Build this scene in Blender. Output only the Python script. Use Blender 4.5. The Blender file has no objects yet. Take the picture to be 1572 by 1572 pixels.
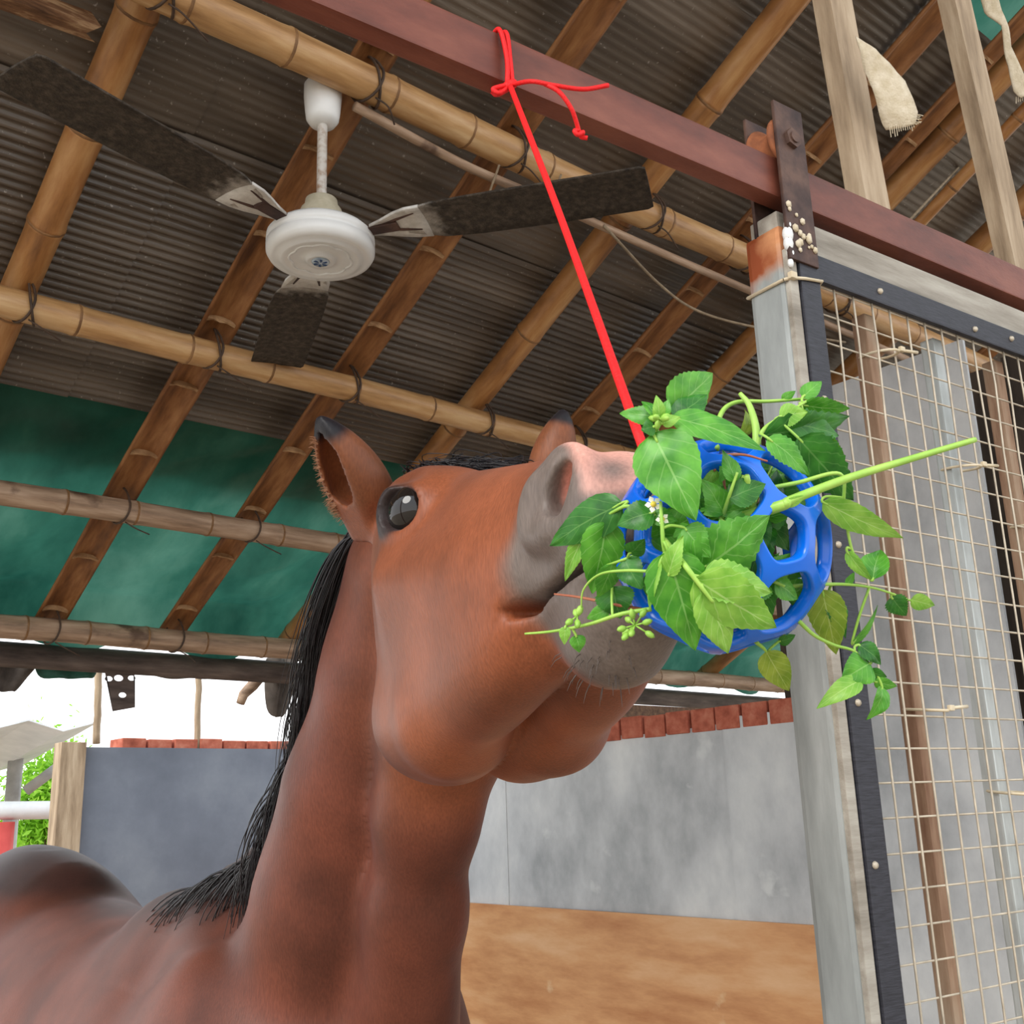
import bpy, bmesh, math, random
import numpy as np
from mathutils import Vector, Matrix, Quaternion
from mathutils import noise as mnoise

random.seed(7)
SC = bpy.context.scene
COL = SC.collection

# ------------------------------------------------------------------ camera
# world: X runs along the roof purlins, Y points down the roof slope, Z is up
FPX = 1678.0
PITCH, ROLL, AZ = math.radians(15.28), math.radians(-1.946), math.radians(49.5)
CAM = Vector((0, 0, 1.6))
fh = Vector((math.cos(AZ), math.sin(AZ), 0)); rt0 = Vector((math.sin(AZ), -math.cos(AZ), 0)); ZUP = Vector((0, 0, 1))
CF = fh * math.cos(PITCH) + ZUP * math.sin(PITCH)
U0 = -fh * math.sin(PITCH) + ZUP * math.cos(PITCH)
CR = rt0 * math.cos(ROLL) + U0 * math.sin(ROLL)
CU = U0 * math.cos(ROLL) - rt0 * math.sin(ROLL)
cam_data = bpy.data.cameras.new('camera')
cam_data.sensor_width = 36.0
cam_data.lens = 36.0 * FPX / 1572.0
cam_data.clip_start = 0.02
cam = bpy.data.objects.new('camera', cam_data)
cam.matrix_world = Matrix((
    (CR.x, CU.x, -CF.x, CAM.x), (CR.y, CU.y, -CF.y, CAM.y), (CR.z, CU.z, -CF.z, CAM.z), (0, 0, 0, 1)))
COL.objects.link(cam)
SC.camera = cam

# ------------------------------------------------------------------ sky, sun, exposure
SKY_STRENGTH = 1.95
world = bpy.data.worlds.new('overcast_sky'); SC.world = world
world.use_nodes = True
wn = world.node_tree.nodes; wl = world.node_tree.links
bg = wn['Background']
tc = wn.new('ShaderNodeTexCoord'); sp = wn.new('ShaderNodeSeparateXYZ'); rp = wn.new('ShaderNodeValToRGB')
wl.new(tc.outputs['Generated'], sp.inputs[0]); wl.new(sp.outputs['Z'], rp.inputs[0])
rp.color_ramp.elements[0].position = 0.0; rp.color_ramp.elements[0].color = (1.0, 1.0, 1.0, 1)
rp.color_ramp.elements[1].position = 0.9; rp.color_ramp.elements[1].color = (0.80, 0.90, 1.0, 1)
wl.new(rp.outputs[0], bg.inputs['Color'])
bg.inputs['Strength'].default_value = SKY_STRENGTH
sun_d = bpy.data.lights.new('sun_offscreen', 'SUN'); sun_d.energy = 2.4; sun_d.angle = math.radians(30); sun_d.color = (1.0, 0.96, 0.9)
sun = bpy.data.objects.new('sun_offscreen', sun_d); COL.objects.link(sun)
sun.location = (-4, -4, 6)
_sd = (-fh * 0.75 - rt0 * 0.55 + ZUP * 0.75).normalized()      # towards the sun: behind the camera, to the left
sun.rotation_euler = _sd.to_track_quat('Z', 'Y').to_euler()
SC.view_settings.view_transform = 'Standard'
SC.view_settings.look = 'None'
SC.view_settings.exposure = 0.0
SC.view_settings.gamma = 1.0
SC.view_settings.use_curve_mapping = False

# ------------------------------------------------------------------ helpers
def ray(x, y):
    return CR * ((x - 786) / FPX) - CU * ((y - 786) / FPX) + CF
def at(x, y, d):
    """real-world point seen at photo pixel x, y at depth d in metres"""
    return CAM + ray(x, y) * d
def onp(x, y, n, c):
    r = ray(x, y); n = Vector(n)
    return CAM + r * ((c - n.dot(CAM)) / n.dot(r))

def tag(o, label=None, cat=None, group=None, kind=None):
    if label: o['label'] = label
    if cat: o['category'] = cat
    if group: o['group'] = group
    if kind: o['kind'] = kind
    return o
def empty(name, loc=(0, 0, 0), parent=None):
    o = bpy.data.objects.new(name, None); o.empty_display_size = 0.05
    COL.objects.link(o); o.location = loc
    if parent: o.parent = parent
    return o
def link(name, me, mat=None, parent=None, smooth=False):
    if mat is not None and len(me.materials) == 0: me.materials.append(mat)
    if smooth and len(me.polygons): me.polygons.foreach_set('use_smooth', [True] * len(me.polygons))
    o = bpy.data.objects.new(name, me); COL.objects.link(o)
    if parent:
        o.parent = parent
        o.matrix_parent_inverse = Matrix.Translation(-Vector(parent.location)) if parent.parent is None and parent.type == 'EMPTY' else Matrix()
    return o
def from_bm(name, bm, mat=None, parent=None, smooth=False):
    bmesh.ops.recalc_face_normals(bm, faces=bm.faces[:])
    me = bpy.data.meshes.new(name); bm.to_mesh(me); bm.free()
    return link(name, me, mat, parent, smooth)
def pyd(name, verts, faces, mat=None, parent=None, smooth=False):
    me = bpy.data.meshes.new(name); me.from_pydata([tuple(v) for v in verts], [], faces); me.update()
    return link(name, me, mat, parent, smooth)

def bm_box(bm, c, ax, ay, az, bev=0.0):
    """box with half-extent vectors ax, ay, az about centre c"""
    c, ax, ay, az = map(Vector, (c, ax, ay, az))
    vs = [bm.verts.new(c + ax * i + ay * j + az * k) for i in (-1, 1) for j in (-1, 1) for k in (-1, 1)]
    q = [(0, 1, 3, 2), (4, 6, 7, 5), (0, 4, 5, 1), (2, 3, 7, 6), (0, 2, 6, 4), (1, 5, 7, 3)]
    fs = [bm.faces.new([vs[i] for i in f]) for f in q]
    if bev > 0:
        es = list({e for f in fs for e in f.edges})
        bmesh.ops.bevel(bm, geom=es, offset=bev, segments=2, affect='EDGES', profile=0.7)
    return vs
def box(name, c, ax, ay, az, mat, parent=None, bev=0.0):
    bm = bmesh.new(); bm_box(bm, c, ax, ay, az, bev)
    return from_bm(name, bm, mat, parent)
def bm_tube(bm, pts, rad, seg=10, caps=True):
    pts = [Vector(p) for p in pts]; n = len(pts)
    rads = rad if isinstance(rad, (list, tuple)) else [rad] * n
    tg = [(pts[min(i + 1, n - 1)] - pts[max(i - 1, 0)]).normalized() for i in range(n)]
    a = tg[0].orthogonal().normalized(); rings = []
    for i in range(n):
        a = (a - tg[i] * a.dot(tg[i]))
        a = a.normalized() if a.length > 1e-6 else tg[i].orthogonal().normalized()
        b = tg[i].cross(a)
        rings.append([bm.verts.new(pts[i] + (a * math.cos(t) + b * math.sin(t)) * rads[i]) for t in [2 * math.pi * k / seg for k in range(seg)]])
    for r0, r1 in zip(rings, rings[1:]):
        for k in range(seg):
            bm.faces.new((r0[k], r0[(k + 1) % seg], r1[(k + 1) % seg], r1[k]))
    if caps:
        bm.faces.new(rings[0][::-1]); bm.faces.new(rings[-1])
def tube(name, pts, rad, mat, parent=None, seg=10):
    bm = bmesh.new(); bm_tube(bm, pts, rad, seg)
    return from_bm(name, bm, mat, parent, True)
def smooth_path(pts, n=8):
    """Catmull-Rom through the points"""
    p = [Vector(q) for q in pts]; p = [p[0] * 2 - p[1]] + p + [p[-1] * 2 - p[-2]]; out = []
    for i in range(1, len(p) - 2):
        for k in range(n):
            t = k / n
            out.append(0.5 * ((2 * p[i]) + (p[i + 1] - p[i - 1]) * t + (2 * p[i - 1] - 5 * p[i] + 4 * p[i + 1] - p[i + 2]) * t * t + (3 * p[i] - p[i - 1] - 3 * p[i + 1] + p[i + 2]) * t ** 3))
    out.append(p[-2]); return out
def bm_lathe(bm, prof, o, axis=(0, 0, 1), seg=32):
    """prof: list of (radius, height along axis)"""
    o = Vector(o); axis = Vector(axis).normalized(); a = axis.orthogonal().normalized(); b = axis.cross(a); rings = []
    for r, h in prof:
        if r < 1e-6: rings.append([bm.verts.new(o + axis * h)])
        else: rings.append([bm.verts.new(o + axis * h + (a * math.cos(t) + b * math.sin(t)) * r) for t in [2 * math.pi * k / seg for k in range(seg)]])
    for r0, r1 in zip(rings, rings[1:]):
        for k in range(seg):
            q = [r0[k % len(r0)], r0[(k + 1) % len(r0)], r1[(k + 1) % len(r1)], r1[k % len(r1)]]
            q = list(dict.fromkeys(q))
            if len(q) > 2: bm.faces.new(q)
def lathe(name, prof, o, mat, parent=None, axis=(0, 0, 1), seg=32):
    bm = bmesh.new(); bm_lathe(bm, prof, o, axis, seg)
    return from_bm(name, bm, mat, parent, True)

MATS = {}
def mat(name, cols, scale=6.0, stretch=(1, 1, 1), rough=0.7, metal=0.0, bump=0.2, bscale=60.0, detail=8.0, spec=0.4, dist=0.002, spots=None, rvar=0.0):
    """principled material whose colour runs over cols by a (stretched) noise; spots=(colour, scale, threshold)"""
    if name in MATS: return MATS[name]
    m = bpy.data.materials.new(name); m.use_nodes = True
    nt = m.node_tree; n = nt.nodes; l = nt.links; b = n['Principled BSDF']
    co = n.new('ShaderNodeTexCoord'); mp = n.new('ShaderNodeMapping'); mp.inputs['Scale'].default_value = stretch
    l.new(co.outputs['Object'], mp.inputs[0])
    nz = n.new('ShaderNodeTexNoise'); nz.inputs['Scale'].default_value = scale; nz.inputs['Detail'].default_value = detail; nz.inputs['Roughness'].default_value = 0.62
    l.new(mp.outputs[0], nz.inputs['Vector'])
    r = n.new('ShaderNodeValToRGB'); l.new(nz.outputs['Fac'], r.inputs[0])
    el = r.color_ramp.elements; k = len(cols)
    while len(el) < k: el.new(0.5)
    for i, c in enumerate(cols):
        el[i].position = 0.30 + 0.40 * i / max(k - 1, 1); el[i].color = (*c, 1)
    out = r.outputs[0]
    if spots:
        sn = n.new('ShaderNodeTexNoise'); sn.inputs['Scale'].default_value = spots[1]; sn.inputs['Detail'].default_value = 6
        l.new(co.outputs['Object'], sn.inputs['Vector'])
        sr = n.new('ShaderNodeValToRGB'); sr.color_ramp.elements[0].position = spots[2]; sr.color_ramp.elements[1].position = min(spots[2] + 0.06, 1)
        l.new(sn.outputs['Fac'], sr.inputs[0])
        mx = n.new('ShaderNodeMix'); mx.data_type = 'RGBA'; mx.inputs['B'].default_value = (*spots[0], 1)
        l.new(sr.outputs[0], mx.inputs['Factor']); l.new(out, mx.inputs['A']); out = mx.outputs['Result']
    l.new(out, b.inputs['Base Color'])
    b.inputs['Roughness'].default_value = rough; b.inputs['Metallic'].default_value = metal; b.inputs['Specular IOR Level'].default_value = spec
    if rvar:
        mr = n.new('ShaderNodeMapRange'); mr.inputs['To Min'].default_value = rough - rvar; mr.inputs['To Max'].default_value = rough + rvar
        l.new(nz.outputs['Fac'], mr.inputs['Value']); l.new(mr.outputs[0], b.inputs['Roughness'])
    if bump:
        bn = n.new('ShaderNodeTexNoise'); bn.inputs['Scale'].default_value = bscale; bn.inputs['Detail'].default_value = 6
        l.new(mp.outputs[0], bn.inputs['Vector'])
        bu = n.new('ShaderNodeBump'); bu.inputs['Strength'].default_value = bump; bu.inputs['Distance'].default_value = dist
        l.new(bn.outputs['Fac'], bu.inputs['Height']); l.new(bu.outputs[0], b.inputs['Normal'])
    MATS[name] = m; return m
def srgb(r, g, b):
    f = lambda c: (c / 255 / 12.92) if c / 255 <= 0.04045 else ((c / 255 + 0.055) / 1.055) ** 2.4
    return (f(r), f(g), f(b))
# ------------------------------------------------------------------ materials of the place
M_bam = mat('bamboo', [srgb(136, 96, 58), srgb(182, 140, 92), srgb(208, 174, 130)], 3.0, (1, 8, 8), rough=0.40, bump=0.12, bscale=30, spec=0.5)
M_bamr = mat('bamboo_rafter', [srgb(112, 72, 38), srgb(160, 110, 62), srgb(188, 144, 94)], 3.0, (8, 1, 2), rough=0.42, bump=0.12, bscale=30, spec=0.5)
M_bamg = mat('bamboo_weathered', [srgb(112, 90, 72), srgb(156, 128, 104), srgb(188, 162, 138)], 4.0, (1, 9, 9), rough=0.6, bump=0.3, bscale=40, spots=(srgb(92, 68, 52), 5, 0.62))
M_node = mat('bamboo_node', [srgb(92, 62, 36), srgb(150, 110, 70)], 20, rough=0.6)
M_split = mat('bamboo_inside', [srgb(84, 50, 26), srgb(132, 86, 48), srgb(166, 118, 74)], 4.0, (7, 1, 2), rough=0.55, bump=0.3, bscale=30)
M_diap = mat('bamboo_diaphragm', [srgb(120, 84, 50), srgb(186, 150, 110)], 25, rough=0.7)
M_wire = mat('tie_wire', [srgb(50, 38, 30), srgb(86, 66, 52)], 30, rough=0.7)
M_sheet = mat('roof_sheet', [srgb(70, 60, 51), srgb(94, 83, 72), srgb(126, 114, 102)], 2.5, (0.35, 3, 3), rough=0.34, bump=0.35, bscale=55, dist=0.003, spec=0.6, spots=(srgb(150, 142, 134), 90, 0.66), rvar=0.12)
M_conc = mat('cement', [srgb(104, 108, 114), srgb(136, 140, 146), srgb(168, 172, 176)], 1.6, (1, 1, 1), rough=0.8, bump=0.3, bscale=20, dist=0.004, spots=(srgb(205, 206, 205), 7, 0.70))
M_galv = mat('galvanised', [srgb(150, 153, 156), srgb(196, 198, 200), srgb(226, 227, 226)], 2.4, (1, 1, 0.7), rough=0.5, metal=0.1, bump=0.15, bscale=30, spots=(srgb(208, 210, 210), 5, 0.66))
M_cemb = mat('cement_board', [srgb(96, 102, 114), srgb(112, 118, 130), srgb(130, 136, 146)], 2.2, rough=0.75, bump=0.2, bscale=25, spots=(srgb(150, 154, 160), 6, 0.68))
M_ply = mat('plywood', [srgb(182, 120, 74), srgb(214, 158, 108), srgb(230, 186, 142)], 2.6, (1, 0.7, 3.0), rough=0.5, bump=0.15, bscale=12, spots=(srgb(224, 190, 150), 4.5, 0.70))
M_brick = mat('brick', [srgb(140, 70, 52), srgb(182, 100, 78), srgb(204, 134, 110)], 14, rough=0.9, bump=0.5, bscale=60)
M_wood = mat('rough_timber', [srgb(128, 108, 86), srgb(170, 148, 122), srgb(198, 178, 152)], 5, (6, 6, 0.7), rough=0.8, bump=0.5, bscale=30)
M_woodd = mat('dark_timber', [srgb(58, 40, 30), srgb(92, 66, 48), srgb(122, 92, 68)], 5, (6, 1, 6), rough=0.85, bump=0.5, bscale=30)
M_rail = mat('red_oxide_paint', [srgb(80, 40, 29), srgb(112, 59, 44), srgb(132, 76, 58)], 5, (1, 3, 3), rough=0.5, bump=0.25, bscale=90, spots=(srgb(176, 132, 108), 9, 0.74))
M_iron = mat('dark_iron', [srgb(46, 32, 30), srgb(74, 54, 48), srgb(104, 78, 66)], 18, rough=0.6, metal=0.3, bump=0.4, bscale=90)
M_frame = mat('pale_steel', [srgb(146, 150, 148), srgb(176, 180, 178), srgb(206, 210, 208)], 4, (3, 3, 0.6), rough=0.42, metal=0.35, bump=0.15, bscale=40, spots=(srgb(120, 108, 92), 6, 0.68))
M_rust = mat('rust', [srgb(110, 62, 38), srgb(160, 96, 60), srgb(176, 128, 96)], 16, rough=0.8, bump=0.4)
M_bar = mat('rusty_bar', [srgb(98, 58, 38), srgb(150, 120, 96), srgb(178, 160, 138)], 3.5, (5, 5, 0.7), rough=0.7, bump=0.3)
M_rub = mat('black_rubber', [srgb(34, 34, 40), srgb(56, 56, 64)], 40, (1, 1, 8), rough=0.55, bump=0.3, bscale=60)
M_mesh = mat('mesh_wire', [srgb(168, 156, 138), srgb(206, 194, 174)], 30, rough=0.5, metal=0.3, bump=0)
M_tie = mat('cable_tie', [srgb(196, 178, 146), srgb(222, 208, 182)], 20, rough=0.6, bump=0)
M_ground = mat('sand_floor', [srgb(140, 126, 108), srgb(172, 158, 140)], 3, rough=0.95, bump=0.4, bscale=20)
M_white = mat('white_enamel', [srgb(214, 214, 212), srgb(232, 232, 230)], 5, rough=0.3, bump=0.0, spec=0.5, spots=(srgb(150, 136, 112), 14, 0.68))
M_cream = mat('cream_plastic', [srgb(160, 150, 126), srgb(196, 188, 166)], 20, rough=0.6, bump=0.1)
M_dust = mat('dusty_blade', [srgb(44, 37, 31), srgb(70, 60, 51), srgb(98, 86, 74)], 60, rough=0.95, bump=1.0, bscale=220, dist=0.006)
M_steelw = mat('blade_root_paint', [srgb(170, 164, 156), srgb(216, 212, 206)], 30, rough=0.5, bump=0.2)
M_cloth = mat('torn_sacking', [srgb(196, 180, 150), srgb(224, 212, 190)], 60, rough=0.95, bump=0.8, bscale=300)
M_dark = mat('dark_boards', [srgb(56, 48, 42), srgb(88, 76, 66)], 4, (6, 6, 1), rough=0.9, bump=0.4)
M_twine = mat('twine', [srgb(120, 104, 84), srgb(160, 142, 118)], 40, rough=0.9, bump=0.3)

def leafmat(name, cols, scale, trans, rough=0.5, bump=0.3, bscale=30.0, stretch=(1, 1, 1), transcol=None):
    m = mat(name, cols, scale, stretch, rough=rough, bump=bump, bscale=bscale, spec=0.35)
    nt = m.node_tree; n = nt.nodes; b = n['Principled BSDF']; o = n['Material Output']
    t = n.new('ShaderNodeBsdfTranslucent'); mx = n.new('ShaderNodeMixShader'); mx.inputs[0].default_value = trans
    src = b.inputs['Base Color'].links[0].from_socket
    if transcol: t.inputs['Color'].default_value = (*transcol, 1)
    else: nt.links.new(src, t.inputs['Color'])
    nt.links.new(b.outputs[0], mx.inputs[1]); nt.links.new(t.outputs[0], mx.inputs[2]); nt.links.new(mx.outputs[0], o.inputs['Surface'])
    return m
M_tarp = leafmat('green_tarpaulin', [srgb(20, 66, 55), srgb(48, 100, 84), srgb(84, 130, 112)], 1.3, 0.42, rough=0.40, bscale=9, bump=1.0, stretch=(1.8, 1, 1))

# ------------------------------------------------------------------ ground
g = pyd('floor', [(-14, -14, 0), (22, -14, 0), (22, 24, 0), (-14, 24, 0)], [(0, 1, 2, 3)], M_ground); tag(g, 'pale sandy stable floor running out into the yard', kind='structure')

# ------------------------------------------------------------------ roof
TS = math.tan(math.radians(26.84)); CS = math.cos(math.radians(26.84)); SS = math.sin(math.radians(26.84))
def roof(u, v, off=0.0):
    """point on the purlin plane (off = metres above it, square to the slope)"""
    return Vector((u, v + off * SS, 3.253 - TS * (v - 1.877) + off * CS))
SL = Vector((0, CS, -SS)); SN = Vector((0, SS, CS)); XD = Vector((1, 0, 0))

roof_e = empty('roof', roof(2.5, 2.5, 0.1)); tag(roof_e, 'sloping roof of fine corrugated sheets', kind='structure')
def roof_sheet(u0, u1, v0, v1, lift, tilt=0.0):
    wl_, amp = 0.025, (0.0052 if v0 > 2 else 0.0018)
    s1 = (v1 - v0) / CS; n = int(s1 / wl_ * 6); vs = []; fs = []
    nu = 4
    for i in range(n + 1):
        s = s1 * i / n; h = amp * math.cos(2 * math.pi * s / wl_)
        for j in range(nu + 1):
            u = u0 + (u1 - u0) * j / nu
            w = 0.010 * mnoise.noise(Vector((u * 0.9, s * 2.0, v0)))
            vs.append(roof(u, v0, 0.142 + lift + h + w + tilt * s / s1) + SL * s)
    for i in range(n):
        for j in range(nu):
            a = i * (nu + 1) + j; fs.append((a, a + 1, a + nu + 2, a + nu + 1))
    return pyd('roof_sheet', vs, fs, M_sheet, roof_e, True)
for (v0, v1, lift) in [(-0.55, 0.62, 0.036), (0.55, 1.45, 0.024), (1.38, 2.24, 0.012), (2.20, 3.02, 0.0)]:
    for (u0, u1) in [(-0.9, 0.95), (0.93, 2.66), (2.64, 4.4), (4.38, 6.4)]:
        if v1 < 1.5 and u0 > 2.5:
            if v1 < 1.0: continue
            roof_sheet(u0, u1, 1.10, v1, lift); continue
        roof_sheet(u0, u1, v0, v1, lift + (0.006 if u0 > 0 else 0))
RAFTS = [0.70, 1.205, 1.65, 2.16, 2.59, 3.02, 3.60, 4.15, 4.75, 5.4]
def tarp(name, u0, u1, v0, v1, off, sag, nu, nv, label, tears=0.0):
    vs = []; fs = []
    for i in range(nv + 1):
        for j in range(nu + 1):
            u = u0 + (u1 - u0) * j / nu; v = v0 + (v1 - v0) * i / nv
            ph = (v - 3.28) / 0.585
            h = -sag * abs(math.sin(math.pi * ph)) ** 0.8 * min(1.0, max(0.0, (min(abs(u - q_) for q_ in RAFTS) - 0.04) / 0.17)) if v > 3.3 else 0
            h += 0.020 * mnoise.noise(Vector((u * 4, v * 7, 1))) + 0.012 * mnoise.noise(Vector((u * 9 + v * 14, v * 5, 4))) + 0.005 * mnoise.noise(Vector((u * 22 - v * 9, v * 6, 2)))
            if v < 3.06: h = abs(h) * 0.5 + 0.012
            if v > 3.86: h -= (v - 3.86) * (0.50 + 0.2 * math.sin(u * 11))
            vs.append(roof(u, v, off + h))
    for i in range(nv):
        for j in range(nu):
            a = i * (nu + 1) + j; fs.append((a, a + 1, a + nu + 2, a + nu + 1))
    o = pyd(name, vs, fs, M_tarp, None, True); return tag(o, label, 'tarpaulin')
tarp('tarpaulin', -0.9, 6.4, 2.93, 4.02, 0.185, 0.050, 220, 60, 'green tarpaulin sagging over the low end of the bamboo roof')
tarp('tarpaulin', -0.9, 6.4, 2.86, 3.31, 0.235, 0.0, 120, 12, 'folded second layer of green tarpaulin under the lowest roof sheets')
tarp('tarpaulin', 2.62, 5.4, -0.3, 1.14, 0.185, 0.0, 60, 24, 'dark green tarpaulin patch on the roof behind the upright timbers')

# bamboo: a culm with swollen nodes; a split culm with its node walls
def culm(bm_pole, e, p0, p1, r, step, ph=0.0, taper=0.94, seg=14, wob=0.006):
    p0, p1 = Vector(p0), Vector(p1); d = p1 - p0; L = d.length; d.normalize()
    a = d.orthogonal().normalized(); b = d.cross(a)
    st = [(0.0, 1.0)]; nodes = []; s = step * (0.35 + 0.5 * ph); k = 0
    while s < L - 0.02:
        for ds, f in ((-0.03, 1.0), (-0.010, 1.035), (-0.004, 1.075), (0.0, 0.99), (0.004, 1.06), (0.012, 1.02), (0.03, 1.0)): st.append((s + ds, f))
        nodes.append(s); s += step * (0.85 + 0.3 * random.random()); k += 1
    st.append((L, 1.0)); pts = []; rr = []
    sx = random.random() * 9
    for s, f in st:
        w = Vector((mnoise.noise(Vector((s * 1.2, sx, 0))), mnoise.noise(Vector((s * 1.2, sx, 5))), 0)) * wob
        pts.append(p0 + d * s + a * w.x + b * w.y); rr.append(r * (1 - (1 - taper) * s / L) * f)
    bm_tube(bm_pole, pts, rr, seg)
    for s in nodes:
        w = Vector((mnoise.noise(Vector((s * 1.2, sx, 0))), mnoise.noise(Vector((s * 1.2, sx, 5))), 0)) * wob
        c = p0 + d * s + a * w.x + b * w.y; R = r * (1 - (1 - taper) * s / L)
        bn = bmesh.new(); bm_tube(bn, [c - d * 0.006, c - d * 0.003, c + d * 0.003, c + d * 0.006], [R * 1.0, R * 1.085, R * 1.075, R * 1.0], seg, False); from_bm('node_ring', bn, M_node, e, True)
    return nodes
def pole(name, p0, p1, r, label, group, mt=None, step=0.27, ph=0.0, cat='bamboo pole', taper=0.94, wob=0.006):
    e = empty(name, p0); tag(e, label, cat, group)
    b1 = bmesh.new(); culm(b1, e, p0, p1, r, step, ph, taper, wob=wob)
    from_bm('culm', b1, mt or M_bam, e, True)
    return e
def split_pole(name, p0, p1, r, label, group, step=0.26, ph=0.0, down=None, turn=0.0):
    """half culm, hollow side facing down"""
    e = empty(name, p0); tag(e, label, 'bamboo pole', group)
    p0, p1 = Vector(p0), Vector(p1); d = (p1 - p0); L = d.length; d.normalize()
    up = Matrix.Rotation(turn, 3, d) @ SN; sd = d.cross(up).normalized()
    bm = bmesh.new(); seg = 10; rings = []
    n = max(8, int(L / 0.05)); nodes = []; s = step * (0.3 + ph)
    while s < L: nodes.append(s); s += step * (0.85 + 0.3 * random.random())
    for i in range(n + 1):
        s = L * i / n; w = 0.005 * mnoise.noise(Vector((s * 2, ph * 7, 2)))
        ro = r * (1 + 0.03 * mnoise.noise(Vector((s * 4, ph, 9)))); ri = ro * 0.80; c = p0 + d * s + sd * w
        ring = [c + sd * ro * math.cos(t) + up * ro * 0.62 * math.sin(t) for t in [math.pi * k / seg for k in range(seg + 1)]]
        ring += [c + sd * ri * math.cos(t) + up * ri * 0.56 * math.sin(t) for t in [math.pi * (seg - k) / seg for k in range(seg + 1)]]
        rings.append([bm.verts.new(p) for p in ring])
    m = len(rings[0])
    for r0, r1 in zip(rings, rings[1:]):
        for k in range(m): bm.faces.new((r0[k], r0[(k + 1) % m], r1[(k + 1) % m], r1[k]))
    bm.faces.new(rings[0]); bm.faces.new(rings[-1][::-1])
    for s in nodes:
        c = p0 + d * s; ri = r * 0.82; vv = []; bd = bmesh.new()
        for q in (-0.005, 0.005):
            vv.append([bd.verts.new(c + d * q + sd * ri * math.cos(t) + up * ri * 0.58 * math.sin(t) * (1 if math.sin(t) > 0.01 else 0.02)) for t in [math.pi * k / 8 for k in range(9)]]
                      + [bd.verts.new(c + d * q * 0.6 + up * ri * (0.10 + 0.14 * random.random()) + sd * ri * x) for x in (-0.45, 0.0, 0.45)])
        for A in vv: bd.faces.new(A)
        for k in range(12): bd.faces.new((vv[0][k], vv[0][(k + 1) % 12], vv[1][(k + 1) % 12], vv[1][k]))
        from_bm('node_wall', bd, M_diap, e)
    from_bm('half_culm', bm, M_split, e, True)
    return e

def lashing(parent, c, d1, d2, r, turns=2):
    """tie wire wound round a purlin where a rafter crosses"""
    c = Vector(c); bm = bmesh.new()
    for k in range(turns):
        ax = (d1 + d2 * (0.35 if k % 2 == 0 else -0.4)).normalized()
        a = ax.orthogonal().normalized(); b = ax.cross(a); rr = r * 1.13
        pts = []
        for i in range(21):
            t = 2 * math.pi * i / 20 + random.random() * 0.05
            q = a * math.cos(t) * rr + b * math.sin(t) * rr
            if q.dot(SN) > 0: q += SN * 0.055 * (q.dot(SN) / rr)
            pts.append(c + q + ax * (k - 0.5) * 0.02)
        bm_tube(bm, pts, 0.0035, 5, False)
    # loose tail
    t0 = c - SN * r * 1.1; tail = [t0, t0 + d1 * 0.03 - SN * 0.02, t0 + d1 * (0.06 + random.random() * 0.05) - SN * (0.01 + 0.02 * random.random()) + d2 * 0.03]
    bm_tube(bm, smooth_path(tail, 5), 0.0022, 5)
    return from_bm('wire_tie', bm, M_wire, parent, True)

RAFT = [0.70, 1.20, 1.645, 2.165, 2.59]
purl = []
PL = [(1.877, 0.043, M_bam, 'thick pale bamboo purlin that carries the white ceiling fan', 0.1),
      (2.67, 0.040, M_bam, 'bamboo purlin crossing under the corrugated sheets, next below the fan', 0.55),
      (3.285, 0.038, M_bamg, 'weathered bamboo purlin crossing the upper part of the green tarpaulin', 0.3),
      (3.865, 0.041, M_bamg, 'weathered bamboo purlin along the bottom edge of the green tarpaulin', 0.75)]
for v, r, m_, lab, ph in PL:
    e = pole('bamboo_purlin', roof(-0.9, v), roof(6.3, v), r, lab, None, m_, 0.27 if v < 3 else 0.23, ph, wob=0.01)
    purl.append(e)
    for u in RAFT + [3.1]:
        if u > 2.3 and v > 3: continue
        lashing(e, roof(u + 0.01, v), XD, SL, r, 1 + (v < 3))
RG = None
pole('bamboo_rafter', roof(0.70, -0.5, 0.09), roof(0.70, 3.97, 0.088), 0.046, 'whole bamboo rafter behind the long dusty fan blade', RG, M_bamr, 0.30, 0.2)
split_pole('split_bamboo_rafter', roof(1.205, -0.5, 0.05), roof(1.205, 3.96, 0.052), 0.053, 'hollow split bamboo rafter passing just behind the fan rod', RG, 0.27, 0.5)
split_pole('split_bamboo_rafter', roof(1.655, -0.5, 0.05), roof(1.65, 3.96, 0.052), 0.052, 'hollow split bamboo rafter passing over the pointed horse ear', RG, 0.30, 0.1)
pole('bamboo_rafter', roof(2.155, -0.5, 0.088), roof(2.165, 3.97, 0.088), 0.044, 'whole bamboo rafter between two hollow split ones, above the forelock', RG, M_bamr, 0.42, 0.6)
split_pole('split_bamboo_rafter', roof(2.59, -0.4, 0.05), roof(2.59, 3.96, 0.052), 0.054, 'hollow split bamboo rafter behind the roller bracket', RG, 0.28, 0.8)
pole('bamboo_rafter', roof(3.02, -0.4, 0.09), roof(3.02, 3.97, 0.09), 0.045, 'thick whole bamboo rafter behind the two upright timbers', RG, M_bamr, 0.36, 0.4)
split_pole('split_bamboo_rafter', roof(2.89, 0.2, 0.06), roof(2.89, 2.0, 0.06), 0.038, 'narrow split bamboo rafter lying against a thick whole one', RG, 0.3, 0.2)
pole('thin_bamboo_pole', roof(3.10, 0.5, 0.02), roof(3.17, 1.72, 0.02), 0.022, 'thin bamboo pole below the thick rafter near the upright timbers', RG, M_bamr, 0.3, 0.3)
pole('bamboo_rafter', roof(3.60, -0.4, 0.09), roof(3.60, 3.97, 0.088), 0.046, 'whole bamboo rafter ending above the wire mesh gate corner', RG, M_bamr, 0.36, 0.7)
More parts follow.
